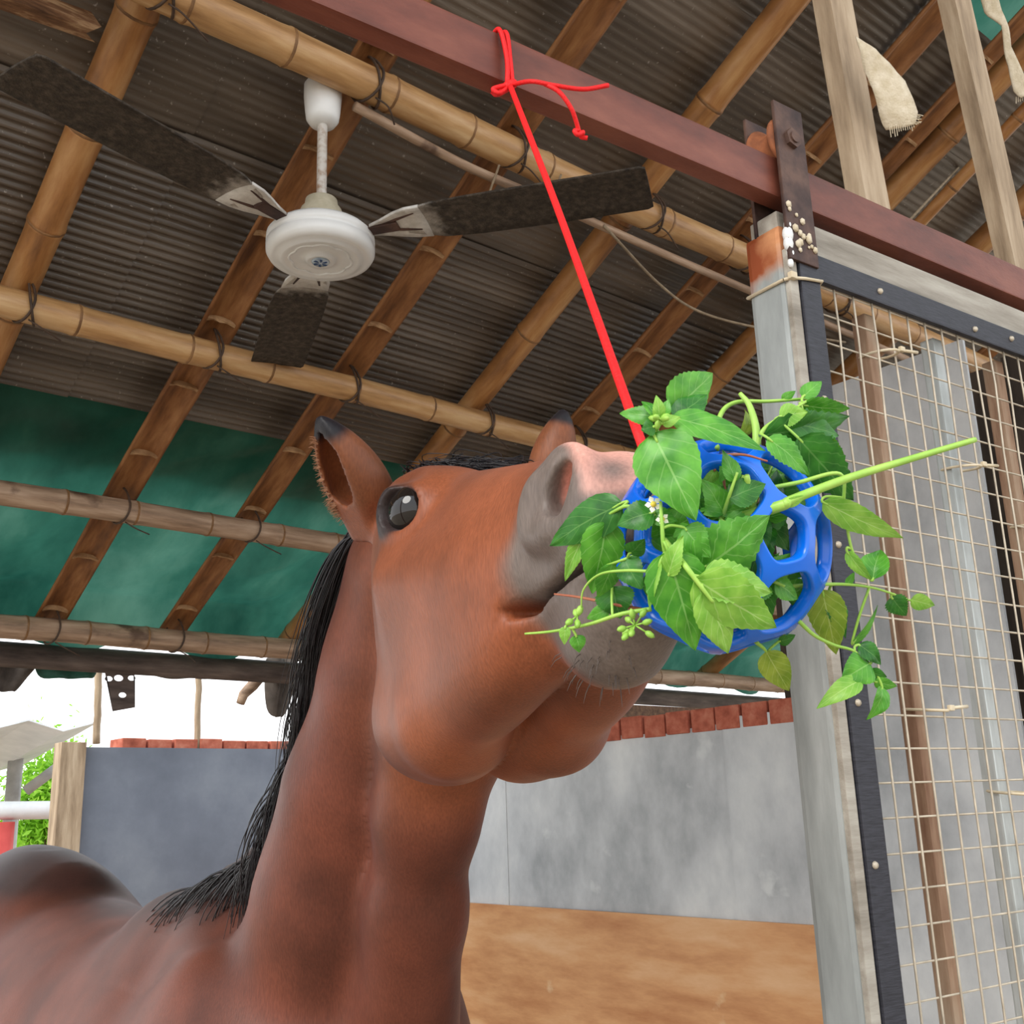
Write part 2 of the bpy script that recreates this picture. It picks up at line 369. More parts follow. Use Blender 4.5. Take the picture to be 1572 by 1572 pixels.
split_pole('split_bamboo_rafter', roof(4.15, 0.0, 0.05), roof(4.15, 3.96, 0.052), 0.05, 'hollow split bamboo rafter above the grey sheet wall', RG, 0.28, 0.4)
pole('bamboo_rafter', roof(4.75, 0.0, 0.08), roof(4.75, 3.97, 0.088), 0.044, 'whole bamboo rafter over the brick course of the wall', RG, M_bamr, 0.36, 0.4)
split_pole('split_bamboo_rafter', roof(5.4, 0.0, 0.05), roof(5.4, 3.96, 0.052), 0.05, 'hollow split bamboo rafter at the far end of the roof', RG, 0.28, 0.4)
# strips and twine running along under the fan purlin
tube('bamboo_strip', smooth_path([roof(1.18, 1.915, -0.040), roof(1.5, 1.935, -0.046), roof(1.75, 1.935, -0.048), roof(2.2, 1.94, -0.048), roof(2.75, 1.94, -0.048), roof(3.6, 1.94, -0.050)], 6), 0.012, M_bamg)
tag(bpy.data.objects['bamboo_strip'], 'thin bamboo strip lashed along below the fan purlin', 'bamboo strip')
tube('loose_twine', smooth_path([roof(2.0, 1.93, -0.06), roof(2.32, 2.02, -0.06), roof(2.5, 2.03, -0.11), roof(2.75, 1.98, -0.16), roof(3.1, 1.93, -0.15)], 8), 0.004, M_twine)
tag(bpy.data.objects['loose_twine'], 'loose drooping twine hanging beside the fan purlin', 'twine')
tube('loose_twine', smooth_path([roof(1.6, 1.90, -0.05), roof(1.62, 1.99, -0.085), roof(1.72, 2.02, -0.085), roof(1.80, 1.95, -0.06), roof(1.78, 1.86, -0.05)], 8), 0.003, M_twine).update_tag()
tag(bpy.data.objects['loose_twine.001'], 'small loop of twine sticking out beside the red string', 'twine')

# ------------------------------------------------------------------ walls
WU, WV = 3.2, 5.1
def level_z(px, py, n, c): return onp(px, py, n, c).z
wr = empty('wall_right', (WU, 3.3, 0)); tag(wr, 'stable side wall of grey sheet above plywood', kind='structure')
# masonry core, grey sheet facing, plywood kicking boards
box('wall_core', (WU + 0.11, 3.35, 0.93), (0.08, 0, 0), (0, 1.75, 0), (0, 0, 0.93), M_cemb, wr)
def facing(name, v0, v1, zb0, zb1, zt, x, th, mt, jag, parent, nseg=24):
    bm = bmesh.new(); A = []; B = []
    for i in range(nseg + 1):
        t = i / nseg; v = v0 + (v1 - v0) * t
        z = zt + jag * (mnoise.noise(Vector((v * 5, 3, zt * 7))) + 0.5 * mnoise.noise(Vector((v * 17, 1, 2))))
        A.append([bm.verts.new((x - th * k, v, zb0 + (zb1 - zb0) * t)) for k in (0, 1)]); B.append([bm.verts.new((x - th * k, v, z)) for k in (0, 1)])
    for i in range(nseg):
        for k in (0, 1): bm.faces.new((A[i][k], A[i + 1][k], B[i + 1][k], B[i][k]))
        bm.faces.new((A[i][0], A[i + 1][0], A[i + 1][1], A[i][1])); bm.faces.new((B[i][0], B[i + 1][0], B[i + 1][1], B[i][1]))
    bm.faces.new((A[0][0], A[0][1], B[0][1], B[0][0])); bm.faces.new((A[-1][0], A[-1][1], B[-1][1], B[-1][0]))
    return from_bm(name, bm, mt, parent)
facing('sheet_panel', 2.05, 2.62, 1.172, 1.17, 1.905, WU + 0.03, 0.014, M_galv, 0.012, wr)
facing('sheet_panel', 2.60, 3.9, 1.17, 1.165, 1.875, WU + 0.036, 0.012, M_galv, 0.014, wr)
facing('sheet_panel', 3.88, 5.1, 1.165, 1.16, 1.88, WU + 0.03, 0.010, M_galv, 0.010, wr)
facing('plywood_panel', 1.6, 4.55, 0.0, 0.0, 1.205, WU + 0.016, 0.016, M_ply, 0.0, wr, 4)
facing('plywood_panel', 4.553, 5.1, 0.0, 0.0, 1.175, WU + 0.016, 0.016, M_ply, 0.0, wr, 4)
def brick_row(parent, p0, d, n, L, h, dep, skip=()):
    d = Vector(d)
    for i in range(n):
        if i in skip: continue
        j = random.uniform
        bm = bmesh.new(); c = Vector(p0) + d * (i * (L + 0.012) + L / 2) + Vector((0, 0, h / 2 + j(-0.003, 0.004)))
        nx = Vector((-d.y, d.x, 0)); rot = Matrix.Rotation(j(-0.03, 0.03), 3, 'Z')
        bm_box(bm, c + nx * j(-0.006, 0.006), rot @ (d * (L / 2)), rot @ (nx * dep / 2), (0, 0, h / 2), 0.006)
        from_bm('brick', bm, M_brick, parent)
brick_row(wr, (WU + 0.10, 2.05, 1.86), (0, 1, 0), 24, 0.11, 0.085, 0.17)
wb = empty('wall_back', (2.5, WV, 0)); tag(wb, 'low back wall of grey cement board topped with bricks', kind='structure')
box('wall_core', (3.1, WV + 0.09, 0.95), (1.33, 0, 0), (0, 0.07, 0), (0, 0, 0.95), M_brick, wb)
box('cement_panel', (2.45, WV, 0.97), (0.68, 0, 0), (0, 0.012, 0), (0, 0, 0.97), M_cemb, wb)
box('cement_panel', (3.78, WV + 0.004, 0.965), (0.645, 0, 0), (0, 0.012, 0), (0, 0, 0.965), M_cemb, wb)
brick_row(wb, (1.95, WV + 0.10, 1.90), (1, 0, 0), 19, 0.115, 0.085, 0.15)
box('trim_1', (1.71, WV + 0.01, 0.98), (0.055, 0, 0), (0, 0.05, 0), (0, 0, 0.98), M_wood, None, 0.004); tag(bpy.data.objects['trim_1'], 'pale timber post closing the end of the back wall', kind='structure')

# taller galvanised partition behind the gate, dark boards beyond it
gp = box('galvanised_sheet', (3.10, 1.79, 1.478), (0.006, 0, 0), (0, 0.33, 0), (0, 0, 1.478), M_galv); tag(gp, 'tall galvanised steel sheet standing behind the wire mesh gate', 'metal sheet')
de = empty('board_screen', (3.45, 1.0, 0)); tag(de, 'dark vertical boards beyond the galvanised sheet', 'board screen')
for i in range(19):
    box('board', (3.45 + random.uniform(-0.01, 0.01), -0.55 + i * 0.165, 1.5), (0.012, 0, 0), (0, 0.078, 0), (0, 0, 1.5 + random.uniform(-0.05, 0.05)), M_dark, de)

# ------------------------------------------------------------------ eave pole and what hangs from it, the yard beyond
def pv(x, y, v): return onp(x, y, (0, 1, 0), v)
M_eave = mat('smoky_timber', [srgb(60, 50, 46), srgb(92, 80, 74), srgb(120, 106, 98)], 4, (1, 6, 6), rough=0.85, bump=0.4)
M_rag = mat('dirty_rag', [srgb(70, 62, 56), srgb(110, 100, 92)], 12, rough=0.95, bump=0.5, bscale=120)
M_whitep = mat('white_paint', [srgb(214, 220, 222), srgb(236, 240, 242)], 6, rough=0.5, bump=0.1)
M_redp = mat('red_paint', [srgb(176, 60, 56), srgb(204, 84, 78)], 6, rough=0.6, bump=0.1)
M_post = mat('grey_post', [srgb(150, 150, 146), srgb(190, 190, 186)], 6, rough=0.7, bump=0.2)
a_, b_ = pv(-60, 1000, 4.06), pv(486, 1036, 4.06); dr = (b_ - a_).normalized()
ev = tube('eave_pole', [a_ - dr * 1.2, a_, b_, b_ + dr * 3.2], 0.045, M_eave, None, 12); tag(ev, 'smoke-dark pole running along the eave under the lowest purlin', 'pole')
for x, y0, y1, v, w, lab in ((151, 1012, 1142, 5.02, 0.017, 'thin rough stick standing on the back wall beside the perforated plate'), (305, 1012, 1150, 5.14, 0.016, 'thin upright post between the brick course and the eave')):
    p0, p1 = pv(x - 3, y1, v), pv(x + 1, y0, v); n = 9; pts = [p0.lerp(p1, i / n) + Vector((0.008 * mnoise.noise(Vector((i * .8, x, 0))), 0, 0)) for i in range(n + 1)]
    tag(tube('eave_prop', pts, [w * (1 + 0.25 * mnoise.noise(Vector((i, x, 3)))) for i in range(n + 1)], M_wood, None, 8), lab, 'post')
def plate2d(name, outline, holes, v, th, mt, lab, cat):
    """flat plate with real holes, in the plane y = v"""
    cu = bpy.data.curves.new(name, 'CURVE'); cu.dimensions = '2D'; cu.fill_mode = 'BOTH'; cu.extrude = th / 2
    def spl(pts):
        sp = cu.splines.new('POLY'); sp.points.add(len(pts) - 1); sp.use_cyclic_u = True
        for k, (x, z) in enumerate(pts): sp.points[k].co = (x, z, 0, 1)
    P = [pv(x, y, v) for x, y in outline]; spl([(p.x, p.z) for p in P])
    for hx, hy, hr in holes:
        c = pv(hx, hy, v); spl([(c.x + hr * 1.5 * math.cos(t), c.z + hr * math.sin(t)) for t in [2 * math.pi * k / 12 for k in range(12)]])
    tmp = bpy.data.objects.new(name, cu); COL.objects.link(tmp); dg = bpy.context.evaluated_depsgraph_get(); dg.update()
    me = bpy.data.meshes.new_from_object(tmp.evaluated_get(dg)); bpy.data.objects.remove(tmp)
    me.transform(Matrix(((1, 0, 0, 0), (0, 0, -1, v), (0, 1, 0, 0), (0, 0, 0, 1)))); me.materials.clear()
    return tag(link(name, me, mt), lab, cat)
plate2d('perforated_plate', [(158, 1016), (206, 1016), (207, 1086), (173, 1092)], [(167, 1042, .010), (182, 1041, .012), (202, 1041, .010), (207.5, 1056, .0001), (188, 1067, .010)], 4.12, 0.004, M_eave, 'dark plate with round holes hanging from the eave', 'plate')
def rag(name, px, v, mt, lab, cat='rag'):
    bm = bmesh.new(); n = len(px); V = []
    for i, (x0, x1, y) in enumerate(px):
        V.append([bm.verts.new(pv(x0 + (x1 - x0) * j / 6, y, v) + Vector((0, 0.03 * math.sin(j * 1.9 + i * .6) + 0.02 * mnoise.noise(Vector((i, j, x0))), 0))) for j in range(7)])
    for r0, r1 in zip(V, V[1:]):
        for j in range(6): bm.faces.new((r0[j], r0[j + 1], r1[j + 1], r1[j]))
    o = from_bm(name, bm, mt, None, True); m = o.modifiers.new('t', 'SOLIDIFY'); m.thickness = 0.012; m.offset = 0
    s_ = o.modifiers.new('s', 'SUBSURF'); s_.levels = 1; s_.render_levels = 1
    return tag(o, lab, cat)
rag('hanging_rag', [(408, 452, 1008), (409, 456, 1030), (410, 452, 1055), (412, 446, 1080), (414, 440, 1094), (420, 434, 1101)], 4.14, M_rag, 'dirty rag dangling from the eave near the horse mane')
rag('hanging_rag', [(-40, 66, 1004), (-40, 58, 1022), (-30, 42, 1040), (-20, 30, 1056), (-10, 24, 1062)], 4.14, M_rag, 'bundled dark rag bulging below the eave beside the perforated plate')
rag('tarpaulin_scrap', [(50, 150, 1012), (55, 150, 1024), (60, 148, 1036), (70, 145, 1042)], 4.12, M_tarp, 'scrap of green tarpaulin showing under the eave beside the perforated plate', 'tarpaulin')
rag('tarpaulin_scrap', [(440, 520, 1020), (446, 520, 1040), (452, 520, 1056), (470, 520, 1072)], 4.13, M_tarp, 'scrap of green tarpaulin hanging behind the dangling rag', 'tarpaulin')
rag('netting_scrap', [(215, 400, 1014), (220, 395, 1028), (240, 380, 1038), (270, 350, 1042)], 4.12, M_rag, 'sagging strip of grey sacking along the eave pole', 'sacking')
tube('broken_bamboo_strip', [pv(402, 1034, 4.2), pv(388, 1052, 4.22), pv(374, 1066, 4.22), pv(369, 1080, 4.22)], [0.028, 0.026, 0.022, 0.018], M_bamg, None, 8); tag(bpy.data.objects['broken_bamboo_strip'], 'short broken bamboo strip dangling between the post and the rag', 'bamboo strip')
# yard: lean-to roof, posts, white pipe, red post, shrubs
bm = bmesh.new(); V = []
for i in range(49):
    x = -2.5 + 5.0 * i / 48; h = 0.03 * math.cos(i * math.pi / 2.0)
    V.append([bm.verts.new((x, 7.0, 2.20 + h)), bm.verts.new((x, 8.4, 2.02 + h))])
for q0, q1 in zip(V, V[1:]): bm.faces.new((q0[0], q1[0], q1[1], q0[1]))
o = from_bm('lean_to_roof', bm, M_whitep, None); m = o.modifiers.new('t', 'SOLIDIFY'); m.thickness = 0.01
tag(o, 'pale corrugated lean-to roof out in the yard', 'roof')
def yard_post(x0, y0, x1, y1, v, r, mt, nm, lab, cat='post'):
    p, q_ = pv(x0, y0, v), pv(x1, y1, v); return tag(tube(nm, [p, q_], r, mt, None, 10), lab, cat)
p = pv(18, 1240, 8.0); tag(tube('yard_post', [Vector((p.x, 8.0, 0)), Vector((p.x, 8.0, 2.07))], 0.05, M_post, None, 10), 'grey post under the lean-to roof', 'post')
yard_post(40, 1214, 112, 1160, 7.9, 0.035, M_post, 'yard_brace', 'slanting grey brace under the lean-to roof', 'brace')
yard_post(-120, 1246, 190, 1242, 7.2, 0.055, M_whitep, 'white_pipe_rail', 'thick white pipe rail in the yard', 'rail')
p = pv(3, 1290, 7.2); tag(tube('red_post', [Vector((p.x, 7.2, 0)), Vector((p.x, 7.2, pv(3, 1262, 7.2).z))], 0.065, M_redp, None, 10), 'red painted post under the white pipe rail', 'post')
M_shrub = leafmat('shrub_leaf', [srgb(110, 168, 40), srgb(150, 204, 60), srgb(190, 226, 96)], 6, 0.45, rough=0.6, bump=0)
def shrub(c, rx, rz, n, lab):
    e = empty('shrub', (c[0], c[1], 0)); tag(e, lab, 'shrub', 'shrubs in the yard')
    vs = []; fs = []
    for k in range(n):
        d = Vector((random.gauss(0, .45), random.gauss(0, .45), random.gauss(0, .45))); p = Vector(c) + Vector((d.x * rx, d.y * rx, d.z * rz))
        if p.z < 0.02: continue
        a = Vector((random.uniform(-1, 1), random.uniform(-1, 1), random.uniform(-1, 1))).normalized(); b = a.orthogonal().normalized(); L = random.uniform(.02, .045); i = len(vs)
        vs += [p - a * L, p + b * L * .45, p + a * L, p - b * L * .45]; fs.append((i, i + 1, i + 2, i + 3))
    f = pyd('foliage', vs, fs, M_shrub, e); f['kind'] = 'stuff'
    bm = bmesh.new()
    for k in range(5):
        bm_tube(bm, [Vector((c[0], c[1], 0)), Vector((c[0], c[1], c[2] * .5)) + Vector((random.uniform(-.2, .2), random.uniform(-.2, .2), 0)) * rx, Vector(c) + Vector((random.uniform(-.6, .6) * rx, random.uniform(-.6, .6) * rx, random.uniform(0, .5) * rz))], [.03, .02, .006], 6)
    from_bm('branches', bm, M_woodd, e)
c = pv(72, 1215, 9.2); shrub((c.x, 9.2, c.z - .1), .30, .50, 4000, 'slim yellow-green shrub rising above the white pipe rail')
c = pv(60, 1300, 11.4); shrub((c.x, 11.4, c.z - .15), .9, .40, 7000, 'low spreading yellow-green shrub below the white pipe rail')

fb = box('shadow_band_board', (5.02, 4.62, 2.02), (1.58, 0, 0), (0, 0.015, 0), (0, 0, 0.17), M_woodd); tag(fb, 'dark board added for the shadow band under the eave beyond the brick course', 'board')  # added dark board standing in for the shadow band behind the bricks
tag(tube('shadow_band_post', [(3.52, 4.68, 0), (3.52, 4.68, 2.25)], 0.04, M_woodd, None, 10), 'dark post carrying the added shadow-band board in the wall corner', 'post')
tag(tube('shadow_band_post', [(6.5, 4.66, 0), (6.5, 4.66, 2.25)], 0.04, M_woodd, None, 10), 'dark post carrying the far end of the added shadow-band board', 'post')
# ------------------------------------------------------------------ rail, gate, timbers
GA = math.radians(-5.0)
GD = Vector((math.cos(GA), math.sin(GA), 0)); GN = Vector((-math.sin(GA), math.cos(GA), 0))   # along the rail / away from the camera
RP = Vector((0.7397, 0.8617, 2.452))                                                            # lower near edge of the rail under the knot
def gp_(t, n, z): return Vector((RP.x, RP.y, 0)) + GD * t + GN * n + Vector((0, 0, z))
rl = box('steel_rail', gp_(0.6, 0.015, 2.485), GD * 1.75, GN * 0.015, (0, 0, 0.033), M_rail, None, 0.003); tag(rl, 'red-brown painted steel rail with the red string knotted round it', 'rail')
# posts that carry the rail, outside the picture
for t, nm in ((-1.10, 'left'), (2.30, 'right')):
    p = box('support_post', gp_(t, 0.02, 1.28), GD * 0.035, GN * 0.035, (0, 0, 1.28), M_rail, None, 0.003)
    tag(p, 'red-brown steel post under the %s end of the rail' % ('free' if t < 0 else 'gate'), 'post')

gate = empty('sliding_gate', gp_(0.42, 0.02, 0)); tag(gate, 'sliding gate of pale steel frame, wire mesh and rusty bars hung from the rail', 'gate')
GT = 2.405
def stile_material():
    m = mat('rust_topped_steel', [srgb(132, 136, 134), srgb(162, 166, 164), srgb(194, 198, 196)], 4, (3, 3, 0.6), rough=0.42, metal=0.2, bump=0.15, bscale=40, spots=(srgb(120, 108, 92), 6, 0.68))
    nt = m.node_tree; n = nt.nodes; l = nt.links; b = n['Principled BSDF']; src = b.inputs['Base Color'].links[0].from_socket
    co = n.new('ShaderNodeTexCoord'); sx = n.new('ShaderNodeSeparateXYZ'); l.new(co.outputs['Object'], sx.inputs[0])
    nz = n.new('ShaderNodeTexNoise'); nz.inputs['Scale'].default_value = 14; nz.inputs['Detail'].default_value = 6; l.new(co.outputs['Object'], nz.inputs['Vector'])
    ad = n.new('ShaderNodeMath'); ad.operation = 'MULTIPLY_ADD'; ad.inputs[1].default_value = 0.16; l.new(nz.outputs['Fac'], ad.inputs[0]); l.new(sx.outputs['Z'], ad.inputs[2])
    mr = n.new('ShaderNodeMapRange'); mr.inputs['From Min'].default_value = GT - 0.012; mr.inputs['From Max'].default_value = GT + 0.032; l.new(ad.outputs[0], mr.inputs['Value'])
    rr = n.new('ShaderNodeValToRGB'); rr.color_ramp.elements[0].color = (*srgb(214, 150, 104), 1); rr.color_ramp.elements[1].color = (*srgb(150, 74, 40), 1); l.new(nz.outputs['Fac'], rr.inputs[0]); rr.color_ramp.elements[0].position = .35; rr.color_ramp.elements[1].position = .6
    mx = n.new('ShaderNodeMix'); mx.data_type = 'RGBA'; l.new(mr.outputs[0], mx.inputs['Factor']); l.new(src, mx.inputs['A']); l.new(rr.outputs[0], mx.inputs['B']); l.new(mx.outputs['Result'], b.inputs['Base Color'])
    return m
M_stile = stile_material()
M_topbar = mat('weathered_bar', [srgb(122, 114, 102), srgb(156, 148, 136), srgb(182, 176, 164)], 5, (0.6, 6, 6), rough=0.7, bump=0.3)
# hollow left stile: body, whitish arris, brown return, rubber strip
box('stile', gp_(0.521, 0.0325, GT / 2 + 0.04), GD * 0.035, GN * 0.0325, (0, 0, GT / 2 - 0.04), M_stile, gate, 0.008)
box('stile_lip', gp_(0.498, -0.003, GT / 2 + 0.02), GD * 0.009, GN * 0.005, (0, 0, GT / 2 - 0.06), M_topbar, gate, 0.002)
bm = bmesh.new(); bm_box(bm, gp_(0.531, -0.005, GT / 2 + 0.03), GD * 0.021, GN * 0.006, (0, 0, GT / 2 - 0.02), 0.003)
rub = from_bm('rubber_strip', bm, M_rub, gate)
def screw(parent, c, r=0.005):
    lathe('screw_head', [(0, -0.004), (r * 0.7, -0.0035), (r, -0.001), (r, 0.002), (0, 0.002)], c, M_mesh, parent, axis=GN, seg=10)
for z in (2.36, 2.14, 1.93, 1.72, 1.52, 1.31): screw(rub, gp_(0.527 + random.uniform(-0.004, 0.004), -0.011, z))
box('top_bar', gp_(1.25, 0.030, GT - 0.004), GD * 0.76, GN * 0.026, (0, 0, 0.030), M_topbar, gate, 0.004)
tb = box('rubber_strip', gp_(1.27, -0.001, GT - 0.052), GD * 0.745, GN * 0.005, (0, 0, 0.021), M_rub, gate, 0.003)
for t in (0.70, 0.95, 1.06, 1.30, 1.6): screw(tb, gp_(t, -0.007, GT - 0.05 + random.uniform(-0.008, 0.008)))
box('bottom_bar', gp_(1.25, 0.030, 0.09), GD * 0.76, GN * 0.026, (0, 0, 0.030), M_frame, gate, 0.004)
box('stile', gp_(2.03, 0.036, GT / 2 + 0.04), GD * 0.034, GN * 0.036, (0, 0, GT / 2 - 0.04), M_frame, gate, 0.008)
for i, t in enumerate((0.715, 0.892, 1.07, 1.25, 1.43, 1.61, 1.79)):
    bo = box('bar', gp_(t, 0.040, GT / 2), GD * 0.0125, GN * 0.0125, (0, 0, GT / 2 - 0.075), M_bar if i != 1 else M_frame, gate, 0.003)
    for z in ((2.25, 1.72) if i == 0 else (2.12, 1.62) if i == 1 else (2.02, 1.5)):
        bm = bmesh.new(); z += random.uniform(-0.03, 0.03)
        c = gp_(t, 0.02, z)
        pts = [c + GD * 0.018 * math.cos(a) + GN * 0.034 * math.sin(a) + ZUP * 0.004 * math.sin(a) for a in [2 * math.pi * k / 14 for k in range(15)]]
        bm_tube(bm, pts, 0.0022, 5, False)
        bm_tube(bm, [c - GN * 0.03 + GD * 0.014, c - GN * 0.034 + GD * 0.05 + ZUP * 0.003], 0.0026, 6)
        bm_box(bm, c - GN * 0.033 + GD * 0.012, GD * 0.005, GN * 0.003, ZUP * 0.004, 0.001)
        from_bm('cable_tie', bm, M_tie, gate, True)
# wire mesh
WT0, WP = 0.556, 0.0445
nvw = int((2.0 - WT0) / WP)
wtop, wbot = GT - 0.062, 0.12
for i in range(nvw + 1):
    t = WT0 + i * WP; b_ = random.uniform(-0.003, 0.003)
    tube('wire', [gp_(t, 0.004, wtop + 0.012), gp_(t + b_, 0.003, wtop - 0.08), gp_(t - b_, 0.004, wtop - 0.2), gp_(t, 0.004, 1.2), gp_(t, 0.004, wbot)], 0.0017, M_mesh, gate, 6)
nh = int((wtop - wbot) / WP)
for j in range(nh + 1):
    z = wtop - 0.012 - j * WP
    tube('wire', [gp_(WT0 - 0.004, 0.0065, z), gp_(1.2, 0.0065 + random.uniform(-.001, .001), z + random.uniform(-.002, .002)), gp_(2.0, 0.0065, z)], 0.0015, M_mesh, gate, 6)
# cable tie round stile and rubber
bm = bmesh.new(); c = gp_(0.521, 0.0325, 2.315)
pts = [(-0.0375, -0.034), (-0.0375, 0.035), (0.036, 0.035), (0.040, -0.034), (0.032, -0.046), (-0.006, -0.046), (-0.028, -0.043), (-0.036, -0.036)]
bm_tube(bm, [c + GD * a + GN * b + ZUP * (0.012 * (a + 0.04) / 0.08) for a, b in pts] + [c + GD * -0.0375 + GN * -0.034], 0.0026, 6, False)
bm_box(bm, c + GD * -0.030 - GN * 0.044 + ZUP * 0.004, GD * 0.006, GN * 0.004, ZUP * 0.005, 0.001)
from_bm('cable_tie', bm, M_tie, gate, True)
# roller bracket: two plates, grooved roller on the rail, bolt
hang = empty('roller_bracket', gp_(0.54, 0.015, GT)); tag(hang, 'dark iron hanger bracket with grooved roller riding on the rail', 'bracket')
def plate(n):
    bm = bmesh.new(); bm_box(bm, gp_(0.518, n, 2.475), GD * 0.031, GN * 0.003, (0, 0, 0.130), 0.002)
    return from_bm('plate', bm, M_iron, hang)
pl1 = plate(-0.012); plate(0.044)
RC = gp_(0.518, 0.016, 2.518 + 0.030)
lathe('roller', [(0, -0.024), (0.038, -0.024), (0.040, -0.019), (0.034, -0.014), (0.027, -0.008), (0.025, 0.0), (0.027, 0.008), (0.034, 0.014), (0.040, 0.019), (0.038, 0.024), (0, 0.024)], RC, M_rust, hang, axis=GN, seg=28)
bm = bmesh.new(); bm_lathe(bm, [(0, -0.040), (0.009, -0.040), (0.009, 0.07), (0, 0.07)], RC, GN, 12)
bm_lathe(bm, [(0, -0.0375), (0.016, -0.0375), (0.0165, -0.028), (0, -0.028)], RC, GN, 6)
from_bm('bolt', bm, M_iron, hang)
# dried mortar and dirt stuck on the bracket foot
bm = bmesh.new()
for i in range(16):
    c = gp_(0.492 + 0.055 * random.random(), -0.016, 2.36 + 0.075 * random.random())
    s = random.uniform(0.002, 0.006); bmesh.ops.create_icosphere(bm, subdivisions=1, radius=s, matrix=Matrix.Translation(c) @ Matrix.Diagonal((1.2, 0.8, 1.4, 1)))
dm = from_bm('dried_mortar', bm, M_cloth, pl1, True)
bm = bmesh.new()
for z, r in ((2.40, .008), (2.385, .011), (2.37, .010), (2.355, .008), (2.34, .006)):
    bmesh.ops.create_icosphere(bm, subdivisions=2, radius=r, matrix=Matrix.Translation(gp_(0.493 + random.uniform(-.003, .003), -0.010, z)) @ Matrix.Diagonal((0.8, 0.7, 1.3, 1)))
from_bm('paint_drip', bm, M_white, gate, True)

# upright timbers over the gate, with torn sacking
def timber(t, lean, top, lab):
    a, b = gp_(t, 0.062, 2.44), gp_(t + lean, 0.085, top)
    ax = (b - a).normalized(); s = GD - ax * GD.dot(ax); s.normalize(); w = ax.cross(s)
    bm = bmesh.new(); n = 10; rings = []
    for i in range(n + 1):
        c = a.lerp(b, i / n); k = 1 + 0.04 * mnoise.noise(Vector((i * 0.7, t * 5, 0)))
        rings.append([bm.verts.new(c + s * x * 0.033 * k + w * y * 0.018 * k) for x, y in ((-1, -1), (1, -1), (1, 1), (-1, 1))])
    for r0, r1 in zip(rings, rings[1:]):
        for k in range(4): bm.faces.new((r0[k], r0[(k + 1) % 4], r1[(k + 1) % 4], r1[k]))
    bm.faces.new(rings[0]); bm.faces.new(rings[-1])
    return tag(from_bm('upright_timber', bm, M_wood), lab, 'timber')
timber(0.812, -0.045, 3.62, 'rough pale timber standing on the rail beside the roller bracket')
timber(1.260, -0.075, 3.62, 'rough pale timber standing on the rail over the middle of the mesh gate')
def sacking(name, P, nsub, lab, fringe):
    """ragged cloth hanging between corner points P (a grid of pixels/depths), with a frayed fringe"""
    bm = bmesh.new(); R, Cn = len(P), len(P[0]); V = []
    for i in range(R * nsub - nsub + 1):
        row = []; fi = min(i / nsub, R - 1.0001); i0 = int(fi); ti = fi - i0
        for j in range((Cn - 1) * nsub + 1):
            fj = min(j / nsub, Cn - 1.0001); j0 = int(fj); tj = fj - j0
            p = (P[i0][j0].lerp(P[i0][j0 + 1], tj)).lerp(P[i0 + 1][j0].lerp(P[i0 + 1][j0 + 1], tj), ti)
            p = p + CF * 0.012 * mnoise.noise(p * 22) + CU * 0.004 * mnoise.noise(p * 50)
            row.append(bm.verts.new(p))
        V.append(row)
    for r0, r1 in zip(V, V[1:]):
        for a in range(len(r0) - 1): bm.faces.new((r0[a], r0[a + 1], r1[a + 1], r1[a]))
    e = from_bm(name, bm, M_cloth, None, True)
    so = e.modifiers.new('t', 'SOLIDIFY'); so.thickness = 0.003
    tag(e, lab, 'sacking')
    bm = bmesh.new()
    for (a, b, n, L) in fringe:
        for i in range(n):
            p = a.lerp(b, i / (n - 1)); d = (L * random.uniform(0.6, 1.1)); bm_tube(bm, [p - d * 0.15, p + d * 0.5 + CU * 0.002 * random.uniform(-1, 1), p + d], 0.0007, 4)
    f = from_bm('frayed_fringe', bm, M_cloth, None); f.parent = e; f['kind'] = 'stuff'
    return e
q = lambda x, y, d=1.86: at(x, y, d)
sacking('torn_sacking', [[q(1314, 56), q(1320, 60)], [q(1324, 100), q(1356, 92)], [q(1336, 140), q(1388, 126)], [q(1350, 176), q(1408, 172)], [q(1362, 200), q(1404, 190)]], 5,
        'torn cream sacking with a frayed edge caught on an upright timber', [(q(1366, 197), q(1402, 186), 12, q(1386, 204) - q(1384, 190)), (q(1398, 190), q(1404, 176), 9, q(1411, 190) - q(1397, 188))])
SD2 = (onp(1519, 30, GN, GN.dot(gp_(0, 0.078, 0))) - CAM).dot(CF)
sacking('torn_sacking', [[q(1500, -6, SD2), q(1528, -10, SD2)], [q(1512, 20, SD2), q(1538, 16, SD2)], [q(1536, 40, SD2), q(1545, 36, SD2)], [q(1544, 88, SD2), q(1552, 70, SD2)], [q(1556, 140, SD2), q(1580, 132, SD2)], [q(1566, 152, SD2), q(1585, 145, SD2)]], 4,
        'scrap of cream sacking hanging beside the timber over the middle of the gate', [(q(1560, 150, SD2), q(1582, 142, SD2), 8, q(1570, 158, SD2) - q(1570, 146, SD2))])
tube('slanting_twine', [onp(1390, 345, GN, GN.dot(gp_(0, 0.5, 0))), onp(1498, 228, GN, GN.dot(gp_(0, 1.0, 0)))], 0.0035, M_twine); tag(bpy.data.objects['slanting_twine'], 'thin pale twine stretched slantwise behind the upright timbers', 'twine')

